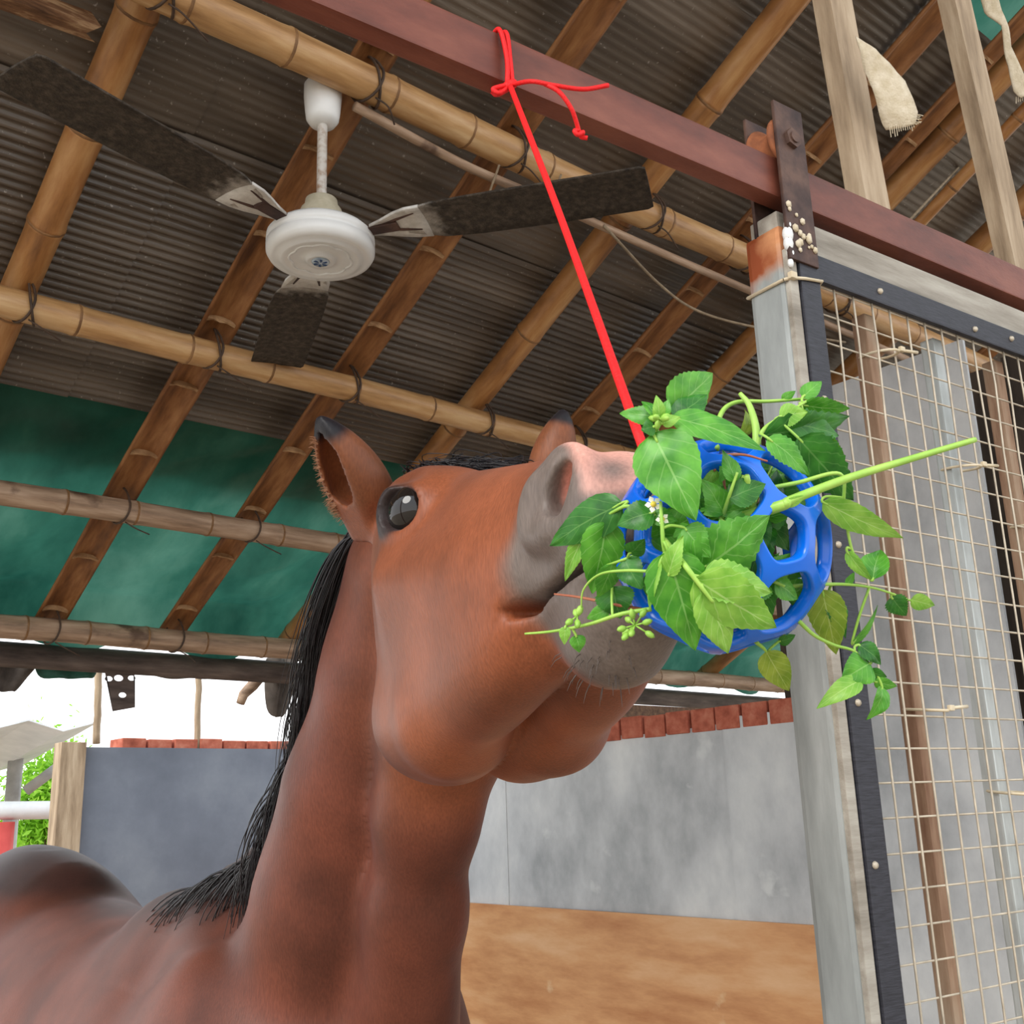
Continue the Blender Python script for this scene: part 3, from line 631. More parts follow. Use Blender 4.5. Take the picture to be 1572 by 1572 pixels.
# ------------------------------------------------------------------ ceiling fan
FZ = 2.80; FC = onp(492, 400, (0, 0, 1), FZ); FCX = Vector((FC.x, FC.y, 0))
fan = empty('ceiling_fan', FC); tag(fan, 'white ceiling fan with three dusty brown blades hanging from the bamboo', 'ceiling fan')
def fp(r, a, z): return FCX + Vector((r * math.cos(a), r * math.sin(a), z))
lathe('motor_housing', [(0.0, FZ - 0.004), (0.022, FZ - 0.003), (0.030, FZ - 0.006), (0.034, FZ + 0.002), (0.050, FZ + 0.003), (0.078, FZ + 0.000), (0.088, FZ - 0.002), (0.093, FZ + 0.005), (0.104, FZ + 0.004), (0.115, FZ + 0.008), (0.1205, FZ + 0.018), (0.121, FZ + 0.034), (0.117, FZ + 0.038), (0.121, FZ + 0.042), (0.120, FZ + 0.056), (0.108, FZ + 0.068), (0.060, FZ + 0.078), (0, FZ + 0.080)], FCX, M_white, fan, seg=64)
# raised scalloped rosette and the blue centre badge
bm = bmesh.new(); pts = []
for i in range(121):
    a = 2 * math.pi * i / 120; pts.append(fp(0.064 + 0.006 * abs(math.sin(4 * a)), a, FZ + 0.0015))
bm_tube(bm, pts, 0.0032, 6, False); from_bm('rosette', bm, M_white, fan, True)
M_blue_b = mat('badge_silver', [srgb(120, 140, 160), srgb(200, 210, 220)], 40, rough=0.3, metal=0.3, bump=0)
M_badge = mat('badge_blue', [srgb(24, 52, 92), srgb(40, 76, 120)], 40, rough=0.4, bump=0)
bd = lathe('badge', [(0, FZ - 0.007), (0.018, FZ - 0.0065), (0.0205, FZ - 0.003), (0.0205, FZ)], FCX, M_blue_b, fan, seg=28)
bm = bmesh.new()
for k in range(6):
    a = k * math.pi / 3
    vs = [fp(r, a + da, FZ - 0.0078) for r, da in ((0.004, 0), (0.010, 0.42), (0.0155, 0.25), (0.0165, -0.1), (0.010, -0.12))]
    top = [bm.verts.new(p) for p in vs]; bot = [bm.verts.new(p + ZUP * 0.002) for p in vs]
    bm.faces.new(top[::-1]); bm.faces.new(bot)
    for i in range(5): bm.faces.new((top[i], top[(i + 1) % 5], bot[(i + 1) % 5], bot[i]))
from_bm('badge_petals', bm, M_badge, bd)
lathe('hub_cup', [(0, FZ + 0.07), (0.056, FZ + 0.072), (0.053, FZ + 0.10), (0.046, FZ + 0.125), (0.038, FZ + 0.135), (0.036, FZ + 0.15), (0.020, FZ + 0.154), (0, FZ + 0.154)], FCX, M_cream, fan, seg=28)
M_rod = mat('rod_paint', [srgb(150, 120, 96), srgb(196, 190, 182), srgb(206, 202, 196)], 40, rough=0.5, bump=0.2)
lathe('rod', [(0.0115, FZ + 0.14), (0.0115, FZ + 0.395)], FCX, M_rod, fan, seg=14)
lathe('canopy', [(0, FZ + 0.345), (0.013, FZ + 0.346), (0.030, FZ + 0.350), (0.038, FZ + 0.362), (0.041, FZ + 0.385), (0.044, FZ + 0.42), (0.044, FZ + 0.450), (0.036, FZ + 0.462), (0, FZ + 0.463)], FCX, M_white, fan, seg=32)
lathe('hook', [(0.006, FZ + 0.45), (0.006, 3.253 + 0.02 - TS * (FC.y - 1.877))], FCX, M_iron, fan, seg=8)
def blade(ang, rtip):
    d = Vector((math.cos(ang), math.sin(ang), 0)); s = Vector((-math.sin(ang), math.cos(ang), 0)); zc = FZ + 0.055
    tw = -0.06
    def P(r, x, dz=0.0): return FCX + d * r + s * (x * math.cos(tw)) + ZUP * (zc + x * math.sin(tw) - 0.006 * math.sin(max(0, r - 0.2) * 3) + dz)
    e = empty('blade', (0, 0, 0)); e.parent = fan; e.matrix_parent_inverse = Matrix.Translation(-fan.location)
    st = [(0.20, .030, -.046), (0.23, .044, -.056), (0.28, .064, -.066), (0.36, .072, -.070), (0.5, .075, -.072), (0.62, .076, -.072), (rtip - 0.012, .077, -.072), (rtip, .070, -.066)]
    def shell(name, st, th, m, nx=6, par=e):
        bm = bmesh.new(); T = []; B = []
        for r, a, b in st:
            T.append([bm.verts.new(P(r, b + (a - b) * k / nx, th + 0.006 * (1 - (2 * k / nx - 1) ** 2))) for k in range(nx + 1)])
            B.append([bm.verts.new(P(r, b + (a - b) * k / nx, -th + 0.006 * (1 - (2 * k / nx - 1) ** 2))) for k in range(nx + 1)])
        for i in range(len(st) - 1):
            for k in range(nx):
                bm.faces.new((T[i][k], T[i + 1][k], T[i + 1][k + 1], T[i][k + 1])); bm.faces.new((B[i][k], B[i][k + 1], B[i + 1][k + 1], B[i + 1][k]))
            for k in (0, nx): bm.faces.new((T[i][k], B[i][k], B[i + 1][k], T[i + 1][k]))
        for i in (0, -1): bm.faces.new(T[i] + B[i][::-1])
        o = from_bm(name, bm, m, None, True); o.parent = par; return o
    bl = shell('blade_panel', st, 0.0025, M_blade)
    # pressed root: bare bright metal with ribs, and the arm into the motor
    shell('blade_root', [(0.122, .018, -.018), (0.150, .026, -.030), (0.185, .040, -.048), (0.215, .050, -.058), (0.25, .054, -.0600)], 0.0036, M_steelw, 6)
    for x0, x1 in ((-.012, -.036), (.008, .028)):
        bm = bmesh.new(); bm_tube(bm, [P(0.150, x0, 0.003), P(0.19, (x0 + x1) / 2, 0.003), P(0.232, x1, 0.002)], [0.0042, 0.0055, 0.003], 6)
        o = from_bm('root_slot', bm, M_iron, None, True); o.parent = e
    bm = bmesh.new(); bm_box(bm, P(0.145, 0.0, 0.0), d * 0.04, s * 0.016, ZUP * 0.004, 0.002); o = from_bm('blade_arm', bm, M_iron, None); o.parent = e
def blade_material():
    # grime gathers along the blade and thins to bare paint at the root (radius from the fan's axis)
    m = mat('dusty_blade_panel', [srgb(44, 37, 31), srgb(66, 57, 48), srgb(92, 81, 70)], 60, rough=0.95, bump=1.0, bscale=220, dist=0.006)
    nt = m.node_tree; n = nt.nodes; l = nt.links; b = n['Principled BSDF']; src = b.inputs['Base Color'].links[0].from_socket
    co = n.new('ShaderNodeTexCoord'); sub = n.new('ShaderNodeVectorMath'); sub.operation = 'DISTANCE'; sub.inputs[1].default_value = tuple(FC)
    l.new(co.outputs['Object'], sub.inputs[0])
    nz = n.new('ShaderNodeTexNoise'); nz.inputs['Scale'].default_value = 40; l.new(co.outputs['Object'], nz.inputs['Vector'])
    ad = n.new('ShaderNodeMath'); ad.operation = 'MULTIPLY_ADD'; ad.inputs[1].default_value = 0.09; l.new(nz.outputs['Fac'], ad.inputs[0]); l.new(sub.outputs['Value'], ad.inputs[2])
    r = n.new('ShaderNodeValToRGB'); r.color_ramp.elements[0].position = 0.27; r.color_ramp.elements[1].position = 0.345; l.new(ad.outputs[0], r.inputs[0])
    mx = n.new('ShaderNodeMix'); mx.data_type = 'RGBA'; mx.inputs['A'].default_value = (*srgb(196, 188, 178), 1); l.new(r.outputs[0], mx.inputs['Factor']); l.new(src, mx.inputs['B'])
    l.new(mx.outputs['Result'], b.inputs['Base Color']); return m
M_blade = blade_material()
for a in (-164.8, -54.3, 69.1): blade(math.radians(a), 0.74)

# ------------------------------------------------------------------ broken batten, eave clutter, yard
def broken(name, a, b, w, h, mt, lab, cat):
    a, b = Vector(a), Vector(b); d = (b - a); L = d.length; d.normalize(); s = d.cross(ZUP).normalized(); u = s.cross(d)
    bm = bmesh.new(); R = []
    n = 8
    for i in range(n + 1):
        c = a + d * L * i / n
        ring = []
        for k in range(12):
            t = 2 * math.pi * k / 12; x = max(-1, min(1, 1.35 * math.cos(t))); y = max(-1, min(1, 1.35 * math.sin(t)))
            e = d * (0.05 * mnoise.noise(Vector((x * 2, y * 2, 5))) if i == n else 0)
            ring.append(bm.verts.new(c + s * x * w + u * y * h + e + (s * mnoise.noise(Vector((i, k, 1))) * 0.002)))
        R.append(ring)
    for r0, r1 in zip(R, R[1:]):
        for k in range(12): bm.faces.new((r0[k], r0[(k + 1) % 12], r1[(k + 1) % 12], r1[k]))
    bm.faces.new(R[0]); bm.faces.new(R[-1])
    return tag(from_bm(name, bm, mt), lab, cat)
M_batten = mat('split_batten', [srgb(70, 46, 30), srgb(118, 84, 58), srgb(190, 158, 122)], 9, (1, 5, 9), rough=0.85, bump=0.8, bscale=40)
broken('broken_batten', at(-150, -62, 2.05), at(132, 38, 2.28), 0.028, 0.020, M_batten, 'broken end of a dark timber batten above the long fan blade', 'batten')
# ------------------------------------------------------------------ the horse: one continuous surface grown from a distance field
HM = np.array([[0.269, 0.963, -0.008], [-0.142, 0.031, -0.989], [-0.953, 0.267, 0.145]])   # head axes (muzzle, left, crown) in camera axes
HT = np.array([-0.0736, -0.0103, 1.3183]); HS = 1.05
_B = np.array([CR, -CU, CF]).T                                   # camera axes (right, down, forward) -> world
HR = _B @ HM; HO = np.array(CAM) + HS * (_B @ HT)
def head_w(p): return Vector(HO + HS * (HR @ np.array(p, float)))  # head point -> world

f4 = np.float32
def smin(a, b, k):
    if k <= 0: return np.minimum(a, b)
    h = np.maximum(k - np.abs(a - b), 0) / k
    return np.minimum(a, b) - h * h * k * 0.25
def smax(a, b, k): return -smin(-a, -b, k)
def sd_ell(p, c, r):
    x, y, z = [(p[i] - f4(c[i])) for i in range(3)]
    k0 = np.sqrt((x / r[0]) ** 2 + (y / r[1]) ** 2 + (z / r[2]) ** 2); k1 = np.sqrt((x / r[0] ** 2) ** 2 + (y / r[1] ** 2) ** 2 + (z / r[2] ** 2) ** 2) + 1e-6
    return k0 * (k0 - 1) / k1
def sd_cone(p, a, b, r1, r2):
    a = np.array(a, float); b = np.array(b, float); ba = b - a; l2 = ba @ ba
    x, y, z = [p[i] - f4(a[i]) for i in range(3)]
    t = np.clip((x * f4(ba[0]) + y * f4(ba[1]) + z * f4(ba[2])) / f4(l2), 0, 1)
    return np.sqrt((x - t * f4(ba[0])) ** 2 + (y - t * f4(ba[1])) ** 2 + (z - t * f4(ba[2])) ** 2) - (f4(r1) + t * f4(r2 - r1))

class Field:
    def __init__(s, xs, ys, zs):
        s.ax = [np.array(a, f4) for a in (xs, ys, zs)]; s.D = np.full([len(a) for a in s.ax], 0.3, f4)
    def sub(s, lo, hi):
        ix = []
        for a, l, h in zip(s.ax, lo, hi):
            i0 = max(np.searchsorted(a, l) - 1, 0); i1 = min(np.searchsorted(a, h) + 1, len(a)); ix.append(slice(i0, max(i1, i0)))
        return tuple(ix)
    def grid(s, ix): return [s.ax[0][ix[0]][:, None, None], s.ax[1][ix[1]][None, :, None], s.ax[2][ix[2]][None, None, :]]
    def op(s, fn, lo, hi, k, mode='u', frame=None, m=0.09):
        ix = s.sub(np.array(lo) - m, np.array(hi) + m)
        if any(i.stop - i.start <= 0 for i in ix): return
        g = s.grid(ix)
        if frame is not None:
            R, O, S = frame; q = [g[i] - f4(O[i]) for i in range(3)]
            g = [(q[0] * f4(R[0, j]) + q[1] * f4(R[1, j]) + q[2] * f4(R[2, j])) / f4(S) for j in range(3)]
            v = fn(g) * f4(S)
        else: v = fn(g)
        if mode == 'u': s.D[ix] = smin(s.D[ix], v, k)
        else: s.D[ix] = smax(s.D[ix], -v, k)
    def mesh(s):
        D = s.D; ins = D < 0; n = np.array(D.shape)
        c = [ins[i:n[0] - 1 + i, j:n[1] - 1 + j, k:n[2] - 1 + k] for i in (0, 1) for j in (0, 1) for k in (0, 1)]
        al = c[0].copy(); an = c[0].copy()
        for q in c[1:]: al &= q; an |= q
        act = an & ~al; I = np.argwhere(act); vid = np.full(act.shape, -1, np.int32); vid[act] = np.arange(len(I))
        P = np.zeros((len(I), 3)); W = np.zeros(len(I))
        off = [(0, 0, 0), (0, 0, 1), (0, 1, 0), (0, 1, 1), (1, 0, 0), (1, 0, 1), (1, 1, 0), (1, 1, 1)]
        ed = [(a, b) for a in range(8) for b in range(a + 1, 8) if bin(a ^ b).count('1') == 1]
        val = [D[I[:, 0] + o[0], I[:, 1] + o[1], I[:, 2] + o[2]] for o in off]
        pos = [np.stack([s.ax[d][I[:, d] + o[d]] for d in range(3)], 1) for o in off]
        for a, b in ed:
            m = (val[a] < 0) != (val[b] < 0); t = (val[a][m] / (val[a][m] - val[b][m]))[:, None]
            P[m] += pos[a][m] * (1 - t) + pos[b][m] * t; W[m] += 1
        P /= W[:, None]; F = []
        for d in range(3):
            e1, e2 = [(1, 2), (2, 0), (0, 1)][d]
            sl0 = [slice(None)] * 3; sl1 = [slice(None)] * 3; sl0[d] = slice(0, -1); sl1[d] = slice(1, None)
            A = ins[tuple(sl0)]; Bq = ins[tuple(sl1)]; ch = np.argwhere(A != Bq)
            ok = (ch[:, e1] > 0) & (ch[:, e2] > 0) & (ch[:, e1] < n[e1] - 1) & (ch[:, e2] < n[e2] - 1); ch = ch[ok]
            fl = A[ch[:, 0], ch[:, 1], ch[:, 2]]
            def V(da, db):
                q = ch.copy(); q[:, e1] -= da; q[:, e2] -= db; return vid[q[:, 0], q[:, 1], q[:, 2]]
            Q = np.stack([V(1, 1), V(0, 1), V(0, 0), V(1, 0)], 1); Q[~fl] = Q[~fl][:, ::-1]; F.append(Q)
        return P, np.concatenate(F)

def horse_axis(lo, f0, f1, hi, fine, coarse):
    return np.concatenate([np.arange(lo, f0, coarse), np.arange(f0, f1, fine), np.arange(f1, hi, coarse)])
HEADFRAME = (HR, HO, HS)
_c = np.array([HO + HS * (HR @ np.array(p)) for p in [(a, b, c) for a in (-.03, .67) for b in (-.14, .14) for c in (-.34, .03)]])
hlo = _c.min(0) - 0.02; hhi = _c.max(0) + 0.02
FINE = globals().get('HORSE_FINE', 0.0036)
# ears
EARS = [dict(b=at(562, 790, 1.345), t=at(485, 636, 1.30), n=at(385, 860, 1.25), w=0.054), dict(b=at(842, 745, 1.36), t=at(868, 624, 1.37), n=at(960, 640, 1.6), w=0.034, hollow=False)]
for e in EARS:
    for q in (e['b'], e['t']):
        hlo = np.minimum(hlo, np.array(q) - 0.05); hhi = np.maximum(hhi, np.array(q) + 0.05)
fld = Field(horse_axis(0.45, hlo[0], hhi[0], 1.50, FINE, 0.013), horse_axis(0.30, hlo[1], hhi[1], 3.65, FINE, 0.013), horse_axis(-0.02, hlo[2], hhi[2], 2.35, FINE, 0.013))

# body, legs, neck in world space
def wc(a, b, r1, r2, k=0.06):
    a, b = np.array(a), np.array(b); R = max(r1, r2)
    fld.op(lambda p: sd_cone(p, a, b, r1, r2), np.minimum(a, b) - R, np.maximum(a, b) + R, k)
def we(c, r, k=0.06):
    c, r = np.array(c), np.array(r); fld.op(lambda p: sd_ell(p, c, r), c - r, c + r, k)
BU = 0.965
we((BU - .01, 1.98, 1.10), (.27, .42, .33), .1); we((BU, 2.45, 1.085), (.285, .50, .325), .12); we((BU + .01, 2.85, 1.15), (.26, .45, .30), .12)
we((BU + .01, 3.08, 1.255), (.25, .34, .275), .12); wc((BU + .01, 2.85, 1.42), (BU + .01, 3.15, 1.44), .07, .085, .12)
wc((BU - .02, 1.82, 1.395), (BU - .01, 2.12, 1.385), .085, .075, .14)
for sx in (-1, 1):
    we((BU - .02 + sx * .15, 1.66, 1.12), (.115, .21, .30), .10)          # shoulder
    wc((BU - .02 + sx * .16, 1.55, .93), (BU - .02 + sx * .14, 1.68, .72), .105, .075, .08)
    wc((BU - .02 + sx * .14, 1.68, .74), (BU - .02 + sx * .13, 1.62, .46), .072, .046, .05)   # forearm to knee
    we((BU - .02 + sx * .13, 1.612, .45), (.047, .052, .06), .03)
    wc((BU - .02 + sx * .13, 1.615, .43), (BU - .02 + sx * .13, 1.62, .16), .034, .031, .03)  # cannon
    we((BU - .02 + sx * .13, 1.615, .15), (.038, .044, .045), .03)
    wc((BU - .02 + sx * .13, 1.61, .14), (BU - .02 + sx * .13, 1.56, .07), .034, .042, .03)
    wc((BU - .02 + sx * .13, 1.555, .06), (BU - .02 + sx * .13, 1.545, .045), .052, .062, .02)
    we((BU + .01 + sx * .14, 3.12, 1.02), (.12, .24, .30), .10)           # quarter
    wc((BU + .01 + sx * .14, 3.08, .90), (BU + .01 + sx * .135, 3.02, .74), .14, .10, .08)    # thigh to stifle
    wc((BU + .01 + sx * .135, 3.06, .76), (BU + .01 + sx * .13, 3.30, .54), .095, .052, .05)  # gaskin to hock
    we((BU + .01 + sx * .13, 3.31, .53), (.042, .06, .065), .03)
    wc((BU + .01 + sx * .13, 3.315, .50), (BU + .01 + sx * .13, 3.29, .18), .040, .033, .03)
    we((BU + .01 + sx * .13, 3.285, .16), (.04, .046, .046), .03)
    wc((BU + .01 + sx * .13, 3.28, .15), (BU + .01 + sx * .13, 3.22, .07), .035, .042, .03)
    wc((BU + .01 + sx * .13, 3.215, .06), (BU + .01 + sx * .13, 3.205, .045), .050, .060, .02)
we((BU - .05, 1.50, 1.12), (.17, .20, .24), .12)                            # chest
def chain(L, k):
    P = [np.array(at(*q[:3])) for q in L]
    for i in range(len(L) - 1): wc(P[i], P[i + 1], L[i][3], L[i + 1][3], k)
CREST = [(668, 800, 1.44, .060), (632, 880, 1.56, .058), (594, 985, 1.68, .055), (562, 1110, 1.80, .055), (524, 1240, 1.92, .058), (440, 1350, 2.0, .075)]
chain(CREST, .10)
chain([(655, 900, 1.48, .092), (620, 1050, 1.53, .098), (566, 1220, 1.58, .104), (540, 1380, 1.62, .125), (520, 1580, 1.72, .17)], .09)                              # neck muscle
chain([(520, 1360, 1.82, .10), (460, 1470, 1.87, .14), (430, 1600, 1.9, .20)], .12)
chain([(700, 1000, 1.36, .085), (682, 1130, 1.41, .075), (657, 1250, 1.42, .062), (640, 1400, 1.45, .060), (622, 1600, 1.50, .075)], .04)                            # gullet

# head, mirrored about its middle plane
def hop(fn, lo, hi, k, mode='u'):
    cs = np.array([HO + HS * (HR @ np.array((a, b, c))) for a in (lo[0], hi[0]) for b in (-hi[1], hi[1]) for c in (lo[2], hi[2])])
    fld.op(fn, cs.min(0), cs.max(0), k * HS, mode, HEADFRAME, 0.07)
def hc(a, b, r1, r2, k=.035, mode='u'):
    a, b = np.array(a, float), np.array(b, float); R = max(r1, r2); lo = np.minimum(a, b) - R; hi = np.maximum(a, b) + R
    hop(lambda p: sd_cone([p[0], np.abs(p[1]), p[2]], a, b, r1, r2), lo, hi, k, mode)
def he(c, r, k=.035, mode='u', rot=None):
    c, r = np.array(c, float), np.array(r, float); R = r.max()
    def fn(p):
        q = [p[0], np.abs(p[1]), p[2]]
        if rot is not None:
            d = [q[i] - f4(c[i]) for i in range(3)]
            return sd_ell([d[0] * f4(rot[0, j]) + d[1] * f4(rot[1, j]) + d[2] * f4(rot[2, j]) for j in range(3)], (0, 0, 0), r)
        return sd_ell(q, c, r)
    e = R if rot is not None else r
    hop(fn, c - e, c + e, k, mode)
def rotm(axis, deg): return np.array(Matrix.Rotation(math.radians(deg), 3, axis))
he((.10, 0, -.085), (.135, .095, .090))                        # cranium
hc((.03, .040, -.045), (.21, .066, -.046), .050, .044)         # forehead
hc((.20, .034, -.054), (.50, .015, -.072), .052, .032)         # bridge of the nose
hc((.22, .052, -.115), (.49, .021, -.112), .066, .042)         # upper jaw
he((.155, .032, -.170), (.150, .071, .138), .06, rot=rotm('Z', -5))   # cheek plate
hc((.125, .060, -.258), (.24, .056, -.250), .040, .038, .06)   # jaw border
hc((.24, .056, -.252), (.45, .024, -.176), .038, .028, .03)
he((.30, .050, -.165), (.165, .042, .080), .05)                # buccal muscle
hc((.08, 0, -.17), (.46, 0, -.145), .065, .045)                # tongue side
hc((.235, .104, -.112), (.39, .066, -.112), .010, .007, .04)   # facial crest
he((.225, .086, -.044), (.055, .028, .036), .025)              # brow
he((.545, 0, -.094), (.072, .050, .048), .03)                  # nose
he((.590, .014, -.112), (.040, .036, .034), .025)              # upper lip
he((.530, .020, -.136), (.062, .028, .030), .02)
he((.556, .038, -.082), (.044, .021, .040), .016)              # nostril wing
he((.540, 0, -.181), (.055, .036, .034), .025)                 # chin
he((.575, 0, -.162), (.042, .036, .026), .018)                 # lower lip
# mouth cleft, nostril, eye socket
he((.572, .0, -.136), (.098, .10, .0030), .006, 's', rotm('Y', -13))
he((.488, .052, -.155), (.016, .020, .0038), .008, 's', rotm('Y', -13))
NOS = np.array((.576, .051, -.080)); ROTN = rotm('Y', 24) @ rotm('Z', -38)
he(NOS, (.0105, .024, .021), .008, 's', ROTN)
he((.552, .054, -.106), (.022, .010, .010), .014)
he((.535, .056, -.088), (.012, .012, .026), .014, rot=rotm('Y', 24))
EYE = (.236, .0850, -.048); ER = .028
ED = np.array((.66, .74, .04)); ED /= np.linalg.norm(ED); E2 = np.array((0, -.10, .86)); E2 -= ED * (E2 @ ED); E2 /= np.linalg.norm(E2); E1 = np.cross(E2, ED)
ROTE = np.stack([E1, ED, E2], 1)
he(EYE, (.038, .037, .033), .016)                              # lids
he(np.array(EYE) + ED * .032, (.0275, .022, .0215), .006, 's', ROTE)   # opening between the lids
he((.245, .100, -.008), (.030, .012, .010), .02, 's')           # hollow above the eye
# ears: cupped leaves
for e in EARS:
    b, t = np.array(e['b']), np.array(e['t']); ax = t - b; L = np.linalg.norm(ax); ax /= L
    nn = np.array(e['n']) - b; nn -= ax * (nn @ ax); nn /= np.linalg.norm(nn); sd = np.cross(ax, nn); w = e['w']
    R = np.stack([ax, sd, nn], 1)
    def ear(p, w=w, L=L, hol=e.get('hollow', True)):
        s = p[0] / f4(L); sc = np.clip(s, 0, 1)
        wid = np.maximum(f4(w) * 1.55 * np.sqrt(sc + 0.25) * np.power(np.clip(1.0 - sc, 0, 1), 0.78), f4(0.004))
        dep = wid * 0.85
        x = p[1]; z = p[2] + dep * 0.15
        r = np.sqrt((x / wid) ** 2 + (z / dep) ** 2) + 1e-6
        outer = (r - 1) * np.minimum(wid, dep)
        cut = -(p[2] - (0.05 + 0.25 * (1 - sc)) * dep)                     # keep the back half
        def sst(a_, b_): t_ = np.clip((sc - f4(a_)) / f4(b_ - a_), 0, 1); return t_ * t_ * (3 - 2 * t_)
        inner = (r - f4(0.78 if hol else 0.0) * sst(-0.08, 0.30) * sst(1.0, 0.62)) * np.minimum(wid, dep)
        body = smax(outer, -inner, 0.006)
        body = smax(body, p[2] - dep * (0.55 - 0.2 * sc), 0.006)
        return smax(smax(body, p[0] - f4(L), 0.004), -p[0] - f4(0.03), 0.004) * 0.85
    pts = np.array([b - ax * .03, t]); fld.op(ear, pts.min(0) - 0.05, pts.max(0) + 0.05, 0.012, 'u', (R, b, 1.0), 0.02)
HP, HF = fld.mesh(); del fld
def relax(P, F, it, lam):
    E = np.concatenate([F[:, [0, 1]], F[:, [1, 2]], F[:, [2, 3]], F[:, [3, 0]]]); E = np.unique(np.sort(E, 1), axis=0)
    n = np.bincount(E.ravel(), minlength=len(P))[:, None]
    for k in range(it):
        l = lam if k % 2 == 0 else -lam * 1.04
        A = np.stack([np.bincount(E[:, 0], P[E[:, 1], d], len(P)) + np.bincount(E[:, 1], P[E[:, 0], d], len(P)) for d in range(3)], 1) / n
        P = P + l * (A - P)
    return P
HP = relax(HP, HF, 6, 0.6)

# coat colours, by place on the animal
def ss(a, b, x): t = np.clip((x - a) / (b - a), 0, 1); return t * t * (3 - 2 * t)
hl = ((HP - HO) @ HR) / HS; hF, hL, hU = hl[:, 0], hl[:, 1], hl[:, 2]; aL = np.abs(hL)
S = lambda *c: np.array(srgb(*c))
def mixc(c, d, m): return c * (1 - m[:, None]) + d * m[:, None]
head_m = ss(-0.16, 0.02, hF) * ss(-.42, -.33, hU) * (aL < 0.2)
c = np.tile(S(98, 51, 36), (len(HP), 1))
c = mixc(c, S(128, 70, 43), head_m)
c = mixc(c, S(34, 26, 26), ss(1.40, 1.47, HP[:, 2]) * ss(1.62, 1.75, HP[:, 1]) * 0.75)       # dark back
c = mixc(c, S(22, 18, 18), ss(.75, .5, HP[:, 2]))                                            # black legs
edge = hF - np.interp(hU, [-.25, -.20, -.175, -.155, -.12, -.05], [.545, .540, .500, .478, .490, .508]) + 0.006 * np.sin(hU * 90)
muz = ss(-.014, .018, edge) * (hU > -.4)
c = mixc(c, S(104, 92, 85), muz * head_m)
white = ss(.475, .50, hF) * ss(-.066, -.052, hU) * ss(.03, .012, aL - .012)
c = mixc(c, S(206, 192, 184), white * head_m)
pink = ss(.535, .55, hF + .2 * (hU + .06)) * ss(-.092, -.080, hU) * ss(.048, .040, aL) * ss(.012, -.004, hL)
c = mixc(c, S(206, 150, 134), pink * head_m)
c = mixc(c, S(112, 98, 92), np.exp(-((hF - .600) / .020) ** 2 - ((hL + .022) / .016) ** 2 - ((hU + .072) / .018) ** 2) * head_m)
de_ = np.sqrt(((hF - EYE[0]) / 1.25) ** 2 + ((hU - EYE[2])) ** 2)
c = mixc(c, S(50, 38, 36), ss(.032, .022, de_) * (aL > .06))
for e in EARS:
    b, t = np.array(e['b']), np.array(e['t']); ax = (t - b) / np.linalg.norm(t - b); s = ((HP - b) @ ax) / np.linalg.norm(t - b)
    dd = np.linalg.norm((HP - b) - ((HP - b) @ ax)[:, None] * ax, axis=1)
    em = (dd < 0.07) * ss(0.12, 0.2, s)
    c = mixc(c, S(124, 72, 44), em); c = mixc(c, S(26, 22, 26), (dd < 0.06) * ss(.70, .82, s))
me = bpy.data.meshes.new('body'); me.vertices.add(len(HP)); me.vertices.foreach_set('co', HP.astype(f4).ravel())
me.loops.add(len(HF) * 4); me.loops.foreach_set('vertex_index', HF.ravel().astype(np.int32)); me.polygons.add(len(HF))
me.polygons.foreach_set('loop_start', np.arange(0, len(HF) * 4, 4, dtype=np.int32)); me.polygons.foreach_set('loop_total', np.full(len(HF), 4, np.int32))
me.update(calc_edges=True); me.validate()
at_ = me.color_attributes.new('coat', 'FLOAT_COLOR', 'POINT'); at_.data.foreach_set('color', np.concatenate([c, np.ones((len(c), 1))], 1).astype(f4).ravel())

